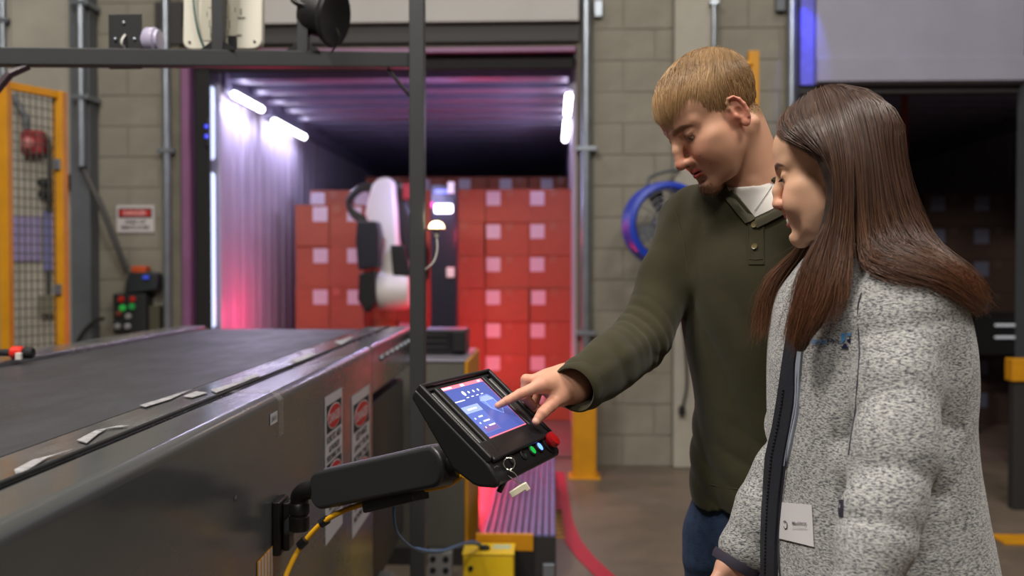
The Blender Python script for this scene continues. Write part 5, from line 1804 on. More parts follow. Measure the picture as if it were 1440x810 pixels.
ql = q @ td; qs = np.linalg.norm(q - ql[:, None] * td - (q @ toc)[:, None] * toc, axis=1)
w = ((np.abs(ql) / .0062) ** 4 + (qs / .0052) ** 4 < 1) * (q @ toc > -.0035)
hc = np.where(w[:, None], linc((226, 176, 156)), hc)

# --- relaxed left hand, behind the woman
MJL = relaxed_hand(WL, (.0, .05, -1), fm * .3 - Lm, fm, 1.0)
MJL['fore'] = (WL + (EL - WL) * .25, .030)
g = grid_for([p for f in ('index', 'middle', 'ring', 'little', 'thumb') for p, r in MJL[f]] + [MJL['fore'][0], WL], .04, .003)
hand_field(g, MJL)
lv_, lq_ = g.mesh()
lc_ = np.tile(linc((206, 156, 130)), (len(lv_), 1))

# --- head and neck in head space
neck_l = MH.T @ (MNECK - MO)
g = Grid((-.12, -.185, -.235), (.12, .15, .135), .0019)
head_field(g, MS, True, False, -26)
for s in (-1, 1):
    g.warp(groove([(s * .0165, .094, -.040), (s * .026, .083, -.055), (s * .031, .074, -.070), (s * .031, .068, -.082)], .0042, .0024, MS))
    g.warp(groove([(s * .018, .088, -.0105), (s * .030, .083, -.0175), (s * .042, .074, -.018)], .0028, .0010, MS))
a0 = np.array((0, -.030, -.045)); a1 = neck_l
g.cap(a0, a1, .0515, .0560, .012)
g.cap(a1, a1 + MH.T @ np.array((0, 0, -.06)), .0555, .062, .01)
for s in (-1, 1):       # neck muscle from behind the ear to the collar bone
    g.cap((s * .054, -.030, -.050), a1 + MH.T @ (fm * .046 - Lm * s * -.012), .0105, .009, .016)
mhv, mhq = g.mesh()
HY = [-.12, -.08, -.05, -.034, -.020, -.006, .004, .012, .020, .030, .040, .047, .055, .065, .08, .1]
HZ = [-.072, -.066, -.048, -.034, -.002, .016, -.008, -.008, .010, .018, .028, .046, .060, .068, .073, .074]
def man_hairline(x, y, z):
    zl = np.interp(y, HY, HZ)
    return .9 * sstep(-.006, .012, z - zl) * (np.abs(x) < .0815)
mhc = head_tint(mhv, MS, True, False, (208, 158, 130), (146, 116, 84), (92, 62, 40), man_hairline)
hw = mhv @ MH.T + MO

# --- trunk, legs under the clothes
g = Grid((MLEV[-1][1] - .42, MLEV[-1][2] - .42, .03), (MLEV[-1][1] + .36, MLEV[-1][2] + .36, 1.56), .012)
g.torso(Lm, fm, MLEV, 0, grow=-.022)
hipR, hipL = np.array(MLEV[0][1:3]), None
pz = A(1086, 700, 1.88)
hR, hL = pz - Lm * .085 + np.array((0, 0, -.03)), pz + Lm * .085 + np.array((0, 0, -.03))
g.cap(pz - Lm * .06 + np.array((0, 0, -.03)), pz + Lm * .06 + np.array((0, 0, -.03)), .085, .085, .03)
for s, h in ((-1, hR), (1, hL)):
    kn = h + Lm * s * .01 + fm * .01; kn[2] = .50
    an_ = h + Lm * s * .02 - fm * .02; an_[2] = .09
    g.cap(h, kn, .074, .052, .02); g.cap(kn, an_, .052, .036, .02)
    g.cap(an_ - np.array((0, 0, .03)), an_ + fm * .14 - np.array((0, 0, .045)), .03, .022, .01)
for S_, E_, W_ in ((SR, ER, WR), (SL, EL, WL)):
    g.cap(np.array([MNECK[0], MNECK[1], S_[2] + .02]) * .5 + S_ * .5, S_, .045, .046, .02)
    g.cap(S_, E_, .046, .034, .02); g.cap(E_, E_ + (W_ - E_) * .62, .034, .026, .01)
bv, bq = g.mesh()
bc = np.tile(linc((208, 158, 130)), (len(bv), 1))
V_, Q_, C_ = join([(hw, mhq, mhc), (bv, bq, bc), (hv, hq, hc), (lv_, lq_, lc_)])
mbody = np_mesh('body', V_, Q_, SKIN, man, C_)
eyeballs(mbody, MH, MO, MS, -26, IRIS)

# --- T-shirt and henley
def man_upper(h, grow, sleeves, seed):
    lo = np.minimum.reduce([WR, WL, SR, SL, MNECK]) - .12
    hi = np.maximum.reduce([WR, WL, SR, SL, MNECK]) + .14
    lo[2] = MLEV[-1][0] - .02
    lo[0] -= .02; hi[0] += .05
    for r_ in MLEV:
        lo[:2] = np.minimum(lo[:2], np.array(r_[1:3]) - .22); hi[:2] = np.maximum(hi[:2], np.array(r_[1:3]) + .22)
    hi[2] = MNECK[2] + .06
    g = Grid(lo, hi, h)
    g.torso(Lm, fm, MLEV, 0, grow=grow)
    for S_ in (SR, SL):
        nk = np.array([MNECK[0], MNECK[1], MNECK[2] - .035])
        g.cap(nk + (S_ - nk) * .25, S_ + (nk - S_) * .10 + np.array((0, 0, .004)), .052 + grow, .060 + grow, .05)
    return g
def wr_noise(x, y, z):
    p = (x, y, z)
    return .0022 * wav(p, 26, 5) + .0011 * wav((x, y, z * .6), 60, 6)
g = man_upper(.0038, .0, True, 1)
sleeve = []
for S_, E_, W_, ce in ((SR, ER, WR, .0445), (SL, EL, WL, .044)):
    g.cap(S_, S_ + (E_ - S_) * .5, .0585, .0545, .03)
    g.cap(S_ + (E_ - S_) * .5, E_, .0545, .0510, .02)
    g.cap(E_, E_ + (W_ - E_) * .55, .0510, .0480, .02)
    g.cap(E_ + (W_ - E_) * .55, W_ - (W_ - E_) * .045, .0480, ce, .01)
def man_folds(x, y, z):
    P = np.stack([x, y, z], 1)
    out = wr_noise(x, y, z)
    # gathered sleeve rings around the elbow and forearm
    for S_, E_, W_ in ((SR, ER, WR),):
        d = (W_ - E_); L_ = np.linalg.norm(d); d = d / L_
        t = (P - E_) @ d
        rr_ = np.linalg.norm(P - E_ - np.outer(t, d), axis=1)
        side = wav((x, y, z), 30, 8)
        w = np.exp(-((t - .030) / .060) ** 2) * (rr_ < .085)
        s2 = wav((x, y, z), 16, 18)
        ac = P @ np.cross(d, fm)
        out -= w * .0042 * (np.abs(np.sin(t * 125 + ac * 60 + 2.6 * s2 + side)) - .6) * np.clip(.55 + .8 * side, 0, 1.3)
        w2 = sstep(.10, .16, t) * (rr_ < .085) * sstep(.24, .19, t)
        out -= w2 * .0032 * (np.abs(np.sin(t * 40 + ac * 70 + 3.0 * wav((x, y, z), 15, 9))) - .6) * np.clip(.5 + .8 * wav((x, y, z), 20, 19), 0, 1.3)
        du = (E_ - S_) / np.linalg.norm(E_ - S_)
        tu = (P - S_) @ du
        ru = np.linalg.norm(P - S_ - np.outer(tu, du), axis=1)
        out += np.exp(-((tu - .02) / .06) ** 2) * (ru < .10) * .0020 * np.sin((P @ np.cross(du, fm)) * 150 + 2 * side)
    # soft diagonal drags from the armpit over the chest and gathers at the waist
    v = (x - MLEV[4][1]) * Lm[0] + (y - MLEV[4][2]) * Lm[1]
    body = (np.abs(v) < .19)
    out -= body * sstep(1.38, 1.2, z) * .0060 * (np.abs(np.sin(v * 34 + z * 17 + 2.4 * wav((x, y, z), 9, 4))) - .6) * np.clip(.5 + .8 * wav((x, y, z), 8, 24), 0, 1.2)
    out -= body * sstep(1.15, 1.0, z) * .0050 * (np.abs(np.sin(z * 62 + v * 30 + 2.6 * wav((x, y, z), 12, 3))) - .6) * np.clip(.5 + .8 * wav((x, y, z), 10, 25), 0, 1.2)
    return out
g.warp(man_folds)
# cuff and hem openings, neck opening with a V at the placket
for E_, W_, ce in ((ER, WR, .0445), (EL, WL, .044)):
    d = (W_ - E_) / np.linalg.norm(W_ - E_)
    g.cap(W_ - d * .065, W_ + d * .05, ce - .016, ce - .0080, .006, 's')
g.cap(MNECK + np.array((0, 0, -.03)), MNECK + np.array((0, 0, .10)) - fm * .01, .064, .070, .006, 's')
pre = Drape(*g.mesh()); pre.lastd = 1.75
def edge(P, n=16):
    P = np.array(P, float); t = np.linspace(0, len(P) - 1, n); i = np.arange(len(P))
    return [pre.hit(x, y) for x, y in zip(np.interp(t, i, P[:, 0]), np.interp(t, i, P[:, 1]))]
EL_ = edge([(1063, 307), (1049, 296), (1036, 280), (1025, 259), (1020, 246)])
ER_ = edge([(1065, 307), (1078, 299), (1092, 292), (1106, 284), (1118, 276)])
for l, r_ in zip(EL_, ER_):
    if l is None or r_ is None: continue
    n_ = np.array((l[1] + r_[1]).normalized())
    a_, b_ = np.array(l[0]), np.array(r_[0])
    for off in (-.036, -.029, -.022, -.016, -.010, -.003, .004, .012, .020, .028, .036, .044):
        g.cap(a_ + n_ * off, b_ + n_ * off, .0042, .0042, 0, 's')
VL = np.array([(1020, 244), (1025, 259), (1036, 280), (1049, 296), (1063, 307)], float)
VR = np.array([(1120, 268), (1106, 284), (1092, 292), (1078, 299), (1065, 307)], float)
for _ in range(4):                    # clear what is left inside the open neckline
    cur = Drape(*g.mesh())
    for t in np.linspace(0, 1, 22):
        l = np.array([np.interp(t * 4, range(5), VL[:, i]) for i in (0, 1)]); r_ = np.array([np.interp(t * 4, range(5), VR[:, i]) for i in (0, 1)])
        for u in np.linspace(.06, .94, max(2, int(np.linalg.norm(r_ - l) / 3.5))):
            h = cur.hit(*(l + (r_ - l) * u))
            if h is None: continue
            d_ = (h[0] - CC).dot(CR @ Vector((0, 0, -1)))
            if d_ < 1.84: g.cap(h[0], h[0], .0055, .0055, 0, 's')
shv, shq = g.mesh()
OLIVE = mat('olive_jersey', (52, 49, 31), .86, var=.10, scale=24, bump=.18, bscale=900, sheen=.12, spec=.2)
shirt = np_mesh('henley_shirt', shv, shq, OLIVE, man)
# raised collar band round the neck opening
def near_pt(base, fallback): return base
cp = []
for t in np.linspace(0, 1, 5):
    pass
DS = Drape(shv, shq); DS.lastd = 1.75
g = man_upper(.0050, -.0075, False, 2)
g.cap(MNECK + np.array((0, 0, -.045)) - fm * .008, MNECK + np.array((0, 0, .006)) + fm * .002, .064, .0650, .012)
g.cap(MNECK + np.array((0, 0, -.02)), MNECK + np.array((0, 0, .10)), .0560, .066, .003, 's')
X_, Y_, Z_ = np.meshgrid(*g.ax, indexing='ij')
g.F = np.maximum(g.F, (Z_ - MNECK[2] - .014 + .30 * ((X_ - MNECK[0]) * fm[0] + (Y_ - MNECK[1]) * fm[1])).astype(np.float32))
g.F[:, :, :] = np.maximum(g.F, (1.25 - g.ax[2]).astype(np.float32)[None, None, :])
tv, tq = g.mesh()
np_mesh('undershirt', tv, tq, mat('white_jersey', (214, 210, 204), .8, bump=.08, bscale=900, sheen=.1), man)
# collar band: a folded strip that follows both edges of the V and runs round the back of the neck
BAND = mat('olive_rib', (54, 51, 33), .85, bump=.2, bscale=700)
tD = Drape(tv, tq); tD.lastd = 1.75
def collar(pts, r):
    P = [tD.hit(px, py, .007) for px, py in pts]
    P = [h[0] for h in P if h]
    m = MB(); m.tube(arc_pts(P, 5), r, 8)
    return obj('collar_band', m, BAND, shirt, smooth=70)
dall = Drape(*join([(shv, shq, shv), (tv, tq, tv)])[:2]); dall.lastd = 1.75
for i, quad in enumerate((((1011, 268), (1023, 257), (1065, 309), (1050, 314)), ((1061, 307), (1108, 285), (1112, 298), (1066, 321)))):
    dall.patch('collar_band', quad, 4, 10, .005, BAND, shirt, .006)
# placket, its stitching and two buttons
pk = DS.patch('placket', ((1052, 308), (1075, 308), (1075, 372), (1053, 372)), 4, 8, .0016, OLIVE, shirt, .003)
DS.line('stitch_line', [(1053, 310), (1053, 340), (1054, 371)], .0006, BAND, shirt, .0022, 4)
DS.line('stitch_line', [(1074, 310), (1074, 340), (1074, 371)], .0006, BAND, shirt, .0022, 4)
DS.line('stitch_line', [(1053, 364), (1064, 365), (1074, 364)], .0006, BAND, shirt, .0022, 4)
BUT = mat('shirt_button', (104, 92, 62), .35)
for px, py in ((1062, 316), (1062, 347)):
    h = DS.hit(px, py, .003)
    m = MB(); m.lathe([(.0052, 0), (.0056, .0012), (.0052, .0022), (.0038, .0016), (.001, .0016)], frame(h[0], h[1].cross(Vector((0, 0, 1))), h[1].cross(h[1].cross(Vector((0, 0, 1))))), 14)
    obj('button', m, BUT, shirt, smooth=40)
# turned cuff at each wrist
for E_, W_, ce in ((ER, WR, .0445), (EL, WL, .044)):
    d = (W_ - E_) / np.linalg.norm(W_ - E_)
    L_ = np.linalg.norm(W_ - E_)
    c = Vector(W_ - d * (.045 * L_) + d * (ce * .60))
    Mc = frame(c, Vector(d).cross(Vector((0, 0, 1))), Vector(d).cross(Vector(d).cross(Vector((0, 0, 1)))))
    if (Mc.to_3x3() @ Vector((0, 0, 1))).dot(Vector(d)) < 0: Mc = Mc @ Matrix.Rotation(math.pi, 4, 'X')
    m = MB(); rr_ = [ce * .80, ce * .96, ce * .965, ce * .93, ce * .86, ce * .80, ce * .80]
    m.lathe(list(zip(rr_, (-.022, -.020, -.006, .004, .006, .002, -.022))), Mc, 36, cap=False)
    obj('cuff', m, OLIVE, shirt, smooth=60)
# armhole seam and hem stitching
DS.line('shoulder_seam', [(950, 296), (957, 322), (963, 352), (967, 385)], .0009, BAND, shirt, .0004, 5)
DS.line('hem_stitch', [(978, 676), (1000, 682), (1030, 687), (1060, 690)], .0008, BAND, shirt, .0004, 4)
# thin silver chain at the neck
P = []
for px, py in ((1086, 262), (1080, 272), (1073, 282), (1066, 292), (1062, 297)):
    h = tD.hit(px, py, .002)
    if h: P.append(h[0])
if len(P) > 2:
    m = MB(); m.tube(P, .0005, 5); obj('neck_chain', m, CHR, man, smooth=60)

# --- jeans and shoes
g = Grid((pz[0] - .26, pz[1] - .26, .05), (pz[0] + .26, pz[1] + .26, pz[2] + .05), .008)
zc = pz[2]
g.torso(Lm, fm, [(zc - .13, pz[0], pz[1], .160, .110), (zc - .02, pz[0], pz[1], .150, .102), (zc + .04, pz[0], pz[1], .145, .098)], 0)
for s, h in ((-1, hR), (1, hL)):
    kn = h + Lm * s * .01 + fm * .01; kn[2] = .50
    an_ = h + Lm * s * .02 - fm * .02; an_[2] = .09
    g.cap(h - np.array((0, 0, .06)), kn, .092, .070, .03); g.cap(kn, an_, .070, .062, .02)
    g.cap(an_ - np.array((0, 0, .03)), an_ - np.array((0, 0, .10)), .050, .05, 0, 's')
g.warp(lambda x, y, z: .003 * wav((x, y, z * .7), 30, 11) + .0015 * wav((x, y, z), 70, 12))
jv, jq = g.mesh()
np_mesh('jeans', jv, jq, mat('denim', (42, 62, 92), .85, var=.3, scale=60, bump=.4, bscale=500), man)
def shoe(an_, f_, parent, mt):
    g = Grid(an_ + np.array((-.3, -.3, -.1)), an_ + np.array((.3, .3, .06)), .007)
    b = np.array((an_[0], an_[1], .045))
    g.cap(b - f_ * .045, b + f_ * .06, .040, .040, 0)
    g.cap(b + f_ * .05, b + f_ * .165 + np.array((0, 0, -.012)), .042, .033, .02)
    g.cap(b, b + np.array((0, 0, .055)), .044, .046, .02)
    g.F[:] = np.maximum(g.F, (0.004 - g.ax[2]).astype(np.float32)[None, None, :])
    v, q = g.mesh()
    o = np_mesh('shoe', v, q, mt, parent)
SHOE = mat('shoe_brown', (70, 52, 40), .6)
for s, h in ((-1, hR), (1, hL)):
    an_ = h + Lm * s * .02 - fm * .02; an_[2] = .09
    shoe(an_, fm, man, SHOE)

# --- short combed blond hair
def scalp_normal(p, S):
    n = np.stack([p[:, 0] / .075 ** 2, (p[:, 1] + .012 * S) / .097 ** 2, (p[:, 2] - .034 * S) / .081 ** 2], 1)
    return n / np.linalg.norm(n, axis=1, keepdims=True)
mk = man_hairline(*(mhv / MS).T) > .35
mk &= ~((np.abs(mhv[:, 0]) > .069) & (mhv[:, 2] < .016) & (mhv[:, 1] < .012) & (mhv[:, 1] > -.034))
mk &= mhv[:, 2] > -.040
cand = mhv[mk]
r = np.random.default_rng(21)
N = 17000
root = cand[r.integers(0, len(cand), N)] + r.normal(size=(N, 3)) * .0007
n0 = scalp_normal(root, MS)
top = sstep(.040, .080, root[:, 2])
frontness = sstep(-.04, .07, root[:, 1])
ln = .009 + .010 * sstep(-.06, .03, root[:, 2]) + .020 * top + .009 * top * frontness
ln *= 1 - .62 * sstep(.030, .040, np.abs(root[:, 0])) * sstep(.030, .042, root[:, 1]) * sstep(.075, .06, root[:, 2])
ln *= r.uniform(.7, 1.2, N)
K = 6
clump = wav((root[:, 0], root[:, 1], root[:, 2]), 120, 31)
flow = np.stack([.14 * clump + .07 * r.normal(size=N) - .30 * top, .55 + .5 * frontness, -.50 + .0 * top], 1)
side = 1 - top
flow[:, 1] = flow[:, 1] * (1 - .45 * side); flow[:, 2] -= .5 * side
steps = [root.copy()]
p = root.copy()
for k in range(1, K):
    n = scalp_normal(p, MS)
    t = flow - n * (flow * n).sum(1, keepdims=True)
    t /= np.linalg.norm(t, axis=1, keepdims=True)
    lift = (.40 - .20 * k) * (1 + .3 * r.normal(size=N))
    p = p + (t + n * np.maximum(lift, -.02 + .27 * (root[:, 2] < -.002))[:, None]) * (ln / (K - 1))[:, None]
    steps.append(p.copy())
st = np.stack(steps, 1) @ MH.T + MO
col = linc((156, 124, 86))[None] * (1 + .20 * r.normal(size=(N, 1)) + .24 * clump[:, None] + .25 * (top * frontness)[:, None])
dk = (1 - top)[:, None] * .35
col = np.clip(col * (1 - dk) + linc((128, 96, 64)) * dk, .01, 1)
HAIRB = mat('blond_hair', (180, 140, 90), .42, attr='tint', spec=.5)
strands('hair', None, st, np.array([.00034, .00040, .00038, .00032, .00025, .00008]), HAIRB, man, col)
# eyebrows and short beard
def fuzz(name, N, pick, flow, ln, rad, col, parent, Hm, o, hv_, S):
    c = hv_[pick]
    if len(c) == 0: return
    r = np.random.default_rng(5)
    root = c[r.integers(0, len(c), N)] + r.normal(size=(N, 3)) * .0005
    n = root - np.array((0, .0, root[:, 2].mean() * .5)); n /= np.linalg.norm(n, axis=1, keepdims=True)
    fl = np.array(flow, float)[None] + .25 * r.normal(size=(N, 3))
    fl[:, 0] *= np.sign(root[:, 0]) if abs(flow[0]) > 0 else 1
    st = np.stack([root + fl * ln * t + n * ln * .45 * math.sin(t * 2.2) for t in np.linspace(0, 1, 4)], 1)
    cc = np.clip(linc(col)[None] * (1 + .25 * r.normal(size=(N, 1))), .005, 1)
    strands(name, None, st @ Hm.T + o, np.array([.00042, .00040, .00032, .0001]) * rad, HAIRB, parent, cc)
mhn = mhv / MS; ax_ = np.abs(mhn[:, 0]); bz = .0185 + .10 * np.clip(ax_ - .012, 0, 1) - 3.2 * np.clip(ax_ - .034, 0, 1) ** 1.5
pick = (np.abs(mhn[:, 2] - bz) < .0034) & (ax_ > .012) & (ax_ < .050) & (mhn[:, 1] > .05)
pick = (mhn[:, 2] < -.098) & (mhn[:, 1] > .062) & (ax_ < .022) & (mhn[:, 2] > -.122)
fuzz('chin_beard', 420, pick, (0, .35, -.8), .0055, .5, (112, 78, 52), mbody, MH, MO, mhv, MS)
# ================================================================== the dark haired woman
wom = thing('person', 'long brown haired woman in heathered grey fleece jacket watching the touchscreen', 'person', (at(1225, 700, 1.53).x, at(1225, 700, 1.53).y, 0))
WS = .905
WH = head_matrix(115, 13, 0)
WO = A(1173, 233, 1.52)
WNECK = A(1218, 352, 1.53)
fw = facing(76)
Lw = np.array([-fw[1], fw[0], 0])              # toward her left shoulder (near the camera)
Lw = Lw if Lw @ FCAM < 0 else -Lw
def lw(py, px, d, a, b):
    p = A(px, py, d)
    return (p[2], p[0], p[1], a, b)
WLEV = [lv(340, 1214, 1.53, .066, .066), lv(362, 1216, 1.53, .095, .080), lv(392, 1216, 1.53, .155, .098), lv(430, 1216, 1.53, .186, .112), lv(500, 1216, 1.53, .192, .124),
        lv(600, 1216, 1.53, .182, .128), lv(700, 1224, 1.53, .186, .138), lv(800, 1232, 1.53, .198, .152), lv(880, 1236, 1.53, .204, .158)]
USR, USL = A(1206, 424, 1.665), A(1266, 432, 1.395)
UEL, UWL = A(1258, 640, 1.335), A(1214, 838, 1.29)
UER, UWR = A(1128, 628, 1.670), A(1046, 772, 1.65)
WSKIN = (222, 176, 146)

# --- right hand below the cuff, left hand below the frame
WJR = relaxed_hand(UWR, UWR - UER + np.array((0, 0, -.05)), np.array((0, 0, -.3)) + Lw * .8, -fw * .2 + np.array((0, 0, .2)) + fw, .92, 26)
WJR['fore'] = (UWR + (UER - UWR) * .35, .026)
WJL = relaxed_hand(UWL, UWL - UEL + np.array((0, 0, -.10)), -Lw * .8 + fw * .1, fw, .92, 26)
WJL['fore'] = (UWL + (UEL - UWL) * .3, .026)
hp = []
for J in (WJR, WJL):
    g = grid_for([p for f in ('index', 'middle', 'ring', 'little', 'thumb') for p, r in J[f]] + [J['fore'][0], J['wrist'][0]], .035, .0022)
    hand_field(g, J)
    v, q = g.mesh()
    hp.append((v, q, np.tile(linc((216, 164, 140)), (len(v), 1))))

# --- head and neck
nl = WH.T @ (WNECK - WO)
g = Grid((-.115, -.19, -.22), (.115, .14, .13), .0019)
head_field(g, WS, False, True, -20)
for s in (-1, 1):
    g.warp(groove([(s * .0165, .088, -.038), (s * .027, .078, -.052), (s * .033, .069, -.066)], .0038, .0011, WS))
a0 = np.array((0, -.028, -.045)); a1 = nl
g.cap(a0, a1, .044, .047, .012)
g.cap(a1, a1 + WH.T @ np.array((0, 0, -.06)), .048, .056, .01)
wv, wq = g.mesh()
UY = [-.12, -.03, -.016, .0, .010, .022, .034, .046, .058, .068, .076, .085, .1]
UZ = [-.10, -.07, .006, .020, .000, .012, .026, .038, .048, .056, .070, .080, .084]
def wom_hairline(x, y, z):
    return .95 * sstep(-.004, .005, z - np.interp(y, UY, UZ)) * (np.abs(x) < .079)
wc = head_tint(wv, WS, False, True, WSKIN, (58, 38, 28), (62, 38, 28), wom_hairline)
whw = wv @ WH.T + WO
# --- trunk and legs
g = Grid((WLEV[-1][1] - .34, WLEV[-1][2] - .34, .03), (WLEV[-1][1] + .34, WLEV[-1][2] + .34, 1.42), .012)
g.torso(Lw, fw, WLEV, 0, grow=-.034, zlo=.84)
wz = np.array((WLEV[-1][1], WLEV[-1][2], .86))
wR, wL = wz - Lw * .085, wz + Lw * .085
g.ell(wz + np.array((0, 0, .02)), (.14, .14, .11), .03)
for s, h in ((-1, wR), (1, wL)):
    kn = h + fw * .015; kn[2] = .47
    an_ = h - fw * .015; an_[2] = .085
    g.cap(h, kn, .078, .049, .02); g.cap(kn, an_, .049, .033, .02)
    g.cap(an_ - np.array((0, 0, .03)), an_ + fw * .12 - np.array((0, 0, .045)), .028, .02, .01)
for S_, E_, W_ in ((USR, UER, UWR), (USL, UEL, UWL)):
    g.cap(S_, E_, .040, .032, .02); g.cap(E_, W_, .032, .022, .01)
bv, bq = g.mesh()
V_, Q_, C_ = join([(whw, wq, wc), (bv, bq, np.tile(linc(WSKIN), (len(bv), 1)))] + hp)
wbody = np_mesh('body', V_, Q_, SKIN, wom, C_)
eyeballs(wbody, WH, WO, WS, -20, IRISB)

# --- fleece jacket
lo = np.minimum.reduce([USR, USL, UEL, UWL, UER, UWR]) - .14
hi = np.maximum.reduce([USR, USL, UEL, UWL, UER, UWR]) + .14
for r_ in WLEV:
    lo[:2] = np.minimum(lo[:2], np.array(r_[1:3]) - .24); hi[:2] = np.maximum(hi[:2], np.array(r_[1:3]) + .24)
lo[2] = min(WLEV[-1][0], UWL[2], UWR[2]) - .03; hi[2] = WNECK[2] + .10
g = Grid(lo, hi, .0048)
g.torso(Lw, fw, WLEV, 0, p=2.2)
for S_ in (USR, USL):
    nk = np.array([WNECK[0], WNECK[1], WNECK[2] - .03])
    g.cap(nk + (S_ - nk) * .25, S_ + np.array((0, 0, -.004)), .046, .056, .045)
# standing collar
g.cap(WNECK + np.array((0, 0, -.05)), WNECK + np.array((0, 0, .018)) + fw * .014, .084, .070, .012)
X_, Y_, Z_ = np.meshgrid(*g.ax, indexing='ij')
cut = (Z_ - WNECK[2] - .058 + .25 * ((X_ - WNECK[0]) * fw[0] + (Y_ - WNECK[1]) * fw[1])).astype(np.float32)
g.F = np.maximum(g.F, cut)
g.cap(WNECK + np.array((0, 0, -.02)), WNECK + np.array((0, 0, .12)) + fw * .03, .052, .062, .004, 's')
for S_, E_, W_ in ((USL, UEL, UWL), (USR, UER, UWR)):
    g.cap(S_, S_ + (E_ - S_) * .5, .060, .0585, .012)
    g.cap(S_ + (E_ - S_) * .5, E_, .060, .057, .006)
    g.cap(E_, E_ + (W_ - E_) * .6, .057, .052, .006)
    g.cap(E_ + (W_ - E_) * .6, W_ - (W_ - E_) * .03, .052, .043, .004)
    d = (W_ - E_) / np.linalg.norm(W_ - E_)
    g.cap(W_ - d * .05, W_ + d * .06, .026, .034, .003, 's')
def fleece_folds(x, y, z):
    P = np.stack([x, y, z], 1)
    out = .0022 * wav((x, y, z), 18, 41) + .0009 * wav((x, y, z), 70, 42)
    for S_, E_, W_ in ((USL, UEL, UWL), (USR, UER, UWR)):
        d = (E_ - S_) / np.linalg.norm(E_ - S_)
        t = (P - E_) @ d
        rr_ = np.linalg.norm(P - E_ - np.outer(t, d), axis=1)
        w = np.exp(-((t + .01) / .085) ** 2) * (rr_ < .10)
        out -= w * .0085 * (np.abs(np.sin(t * 38 + 2.2 * wav((x, y, z), 13, 43))) - .6)
        w = np.exp(-((t + .17) / .05) ** 2) * (rr_ < .10)
        out -= w * .0035 * (np.abs(np.sin(t * 40 + 2.5 * wav((x, y, z), 14, 44))) - .6)
        d2 = (W_ - E_) / np.linalg.norm(W_ - E_)
        t2 = (P - E_) @ d2
        r2 = np.linalg.norm(P - E_ - np.outer(t2, d2), axis=1)
        out -= sstep(.06, .1, t2) * (r2 < .09) * .0040 * (np.abs(np.sin(t2 * 42 + 2.6 * wav((x, y, z), 14, 45))) - .6)
    return out
g.warp(fleece_folds)
jv_, jq_ = g.mesh()
def fleece_mat():
    m = mat('heathered_fleece', (150, 148, 142), .95, sheen=.25, spec=.15)
    nt = m.node_tree; b = nt.nodes['Principled BSDF']
    tc = nt.nodes.new('ShaderNodeTexCoord')
    mp = nt.nodes.new('ShaderNodeMapping'); mp.inputs['Scale'].default_value = (1, 1, 2.6)
    mp.inputs['Rotation'].default_value = (.12, .1, 0)
    nt.links.new(tc.outputs['Object'], mp.inputs['Vector'])
    n = nt.nodes.new('ShaderNodeTexNoise'); n.inputs['Scale'].default_value = 180; n.inputs['Detail'].default_value = 4; n.inputs['Roughness'].default_value = .62
    nt.links.new(mp.outputs['Vector'], n.inputs['Vector'])
    cr = nt.nodes.new('ShaderNodeValToRGB')
    e = cr.color_ramp.elements
    e[0].position = .34; e[0].color = lin((70, 72, 80))
    e[1].position = .62; e[1].color = lin((190, 190, 187))
    k = e.new(.43); k.color = lin((120, 120, 122))
    k = e.new(.50); k.color = lin((160, 160, 160))
    nt.links.new(n.outputs['Fac'], cr.inputs['Fac'])
    nt.links.new(cr.outputs['Color'], b.inputs['Base Color'])
    bp = nt.nodes.new('ShaderNodeBump'); bp.inputs['Strength'].default_value = .55; bp.inputs['Distance'].default_value = .003
    nt.links.new(n.outputs['Fac'], bp.inputs['Height']); nt.links.new(bp.outputs['Normal'], b.inputs['Normal'])
    return m
FLEECE = fleece_mat()
jacket = np_mesh('fleece_jacket', jv_, jq_, FLEECE, wom)
DJ = Drape(jv_, jq_); DJ.lastd = 1.45
SEAM = mat('jacket_piping', (44, 42, 58), .7)
FACE = mat('jacket_facing', (28, 31, 40), .7, var=.15, scale=80, bump=.2, bscale=400)
INNER = mat('pale_shirt', (150, 158, 172), .8, bump=.2, bscale=400)
# dark inner facing of the open front, a narrow slice of pale shirt beside it, the zip
def chain(name, left, right, mt, off, thick, nu=3, par=None):
    """A band between two picture polylines of equal length, draped on the jacket."""
    top, bot, fs = [], [], []
    for (lx, ly), (rx, ry) in zip(left, right):
        for i in range(nu + 1):
            u = i / nu
            h = DJ.hit(lx + (rx - lx) * u, ly + (ry - ly) * u, off)
            if h is None: h = DJ.near(at(lx + (rx - lx) * u, ly + (ry - ly) * u, DJ.lastd), off)
            else: DJ.lastd = (h[0] - CC).dot(CR @ Vector((0, 0, -1)))
            top.append(h[0]); bot.append(h[0] - h[1] * thick)
    n = len(top); K = len(left)
    for j in range(K - 1):
        for i in range(nu):
            a = j * (nu + 1) + i
            fs += [(a, a + nu + 1, a + nu + 2, a + 1), (n + a, n + a + 1, n + a + nu + 2, n + a + nu + 1)]
    rim = list(range(nu + 1)) + [(j + 1) * (nu + 1) - 1 for j in range(1, K)] + [(K - 1) * (nu + 1) + i for i in range(nu - 1, -1, -1)] + [j * (nu + 1) for j in range(K - 2, 0, -1)]
    for a, b in zip(rim, rim[1:] + rim[:1]): fs.append((a, b, n + b, n + a))
    m = MB(); m.add(top + bot, fs)
    return obj(name, m, mt, par or jacket, smooth=60)
def dens(P, n=24):
    """Resample a picture polyline evenly in height."""
    y = np.linspace(P[0][1], P[-1][1], n)
    return list(zip(np.interp(y, [p[1] for p in P], [p[0] for p in P]), y))
FL = dens([(1116, 440), (1111, 470), (1104, 516), (1098, 560), (1091, 602), (1082, 638), (1077, 704), (1075, 760), (1075, 860)])
FR = dens([(1132, 440), (1127, 470), (1121, 516), (1121, 560), (1114, 602), (1107, 638), (1099, 704), (1095, 760), (1093, 860)])
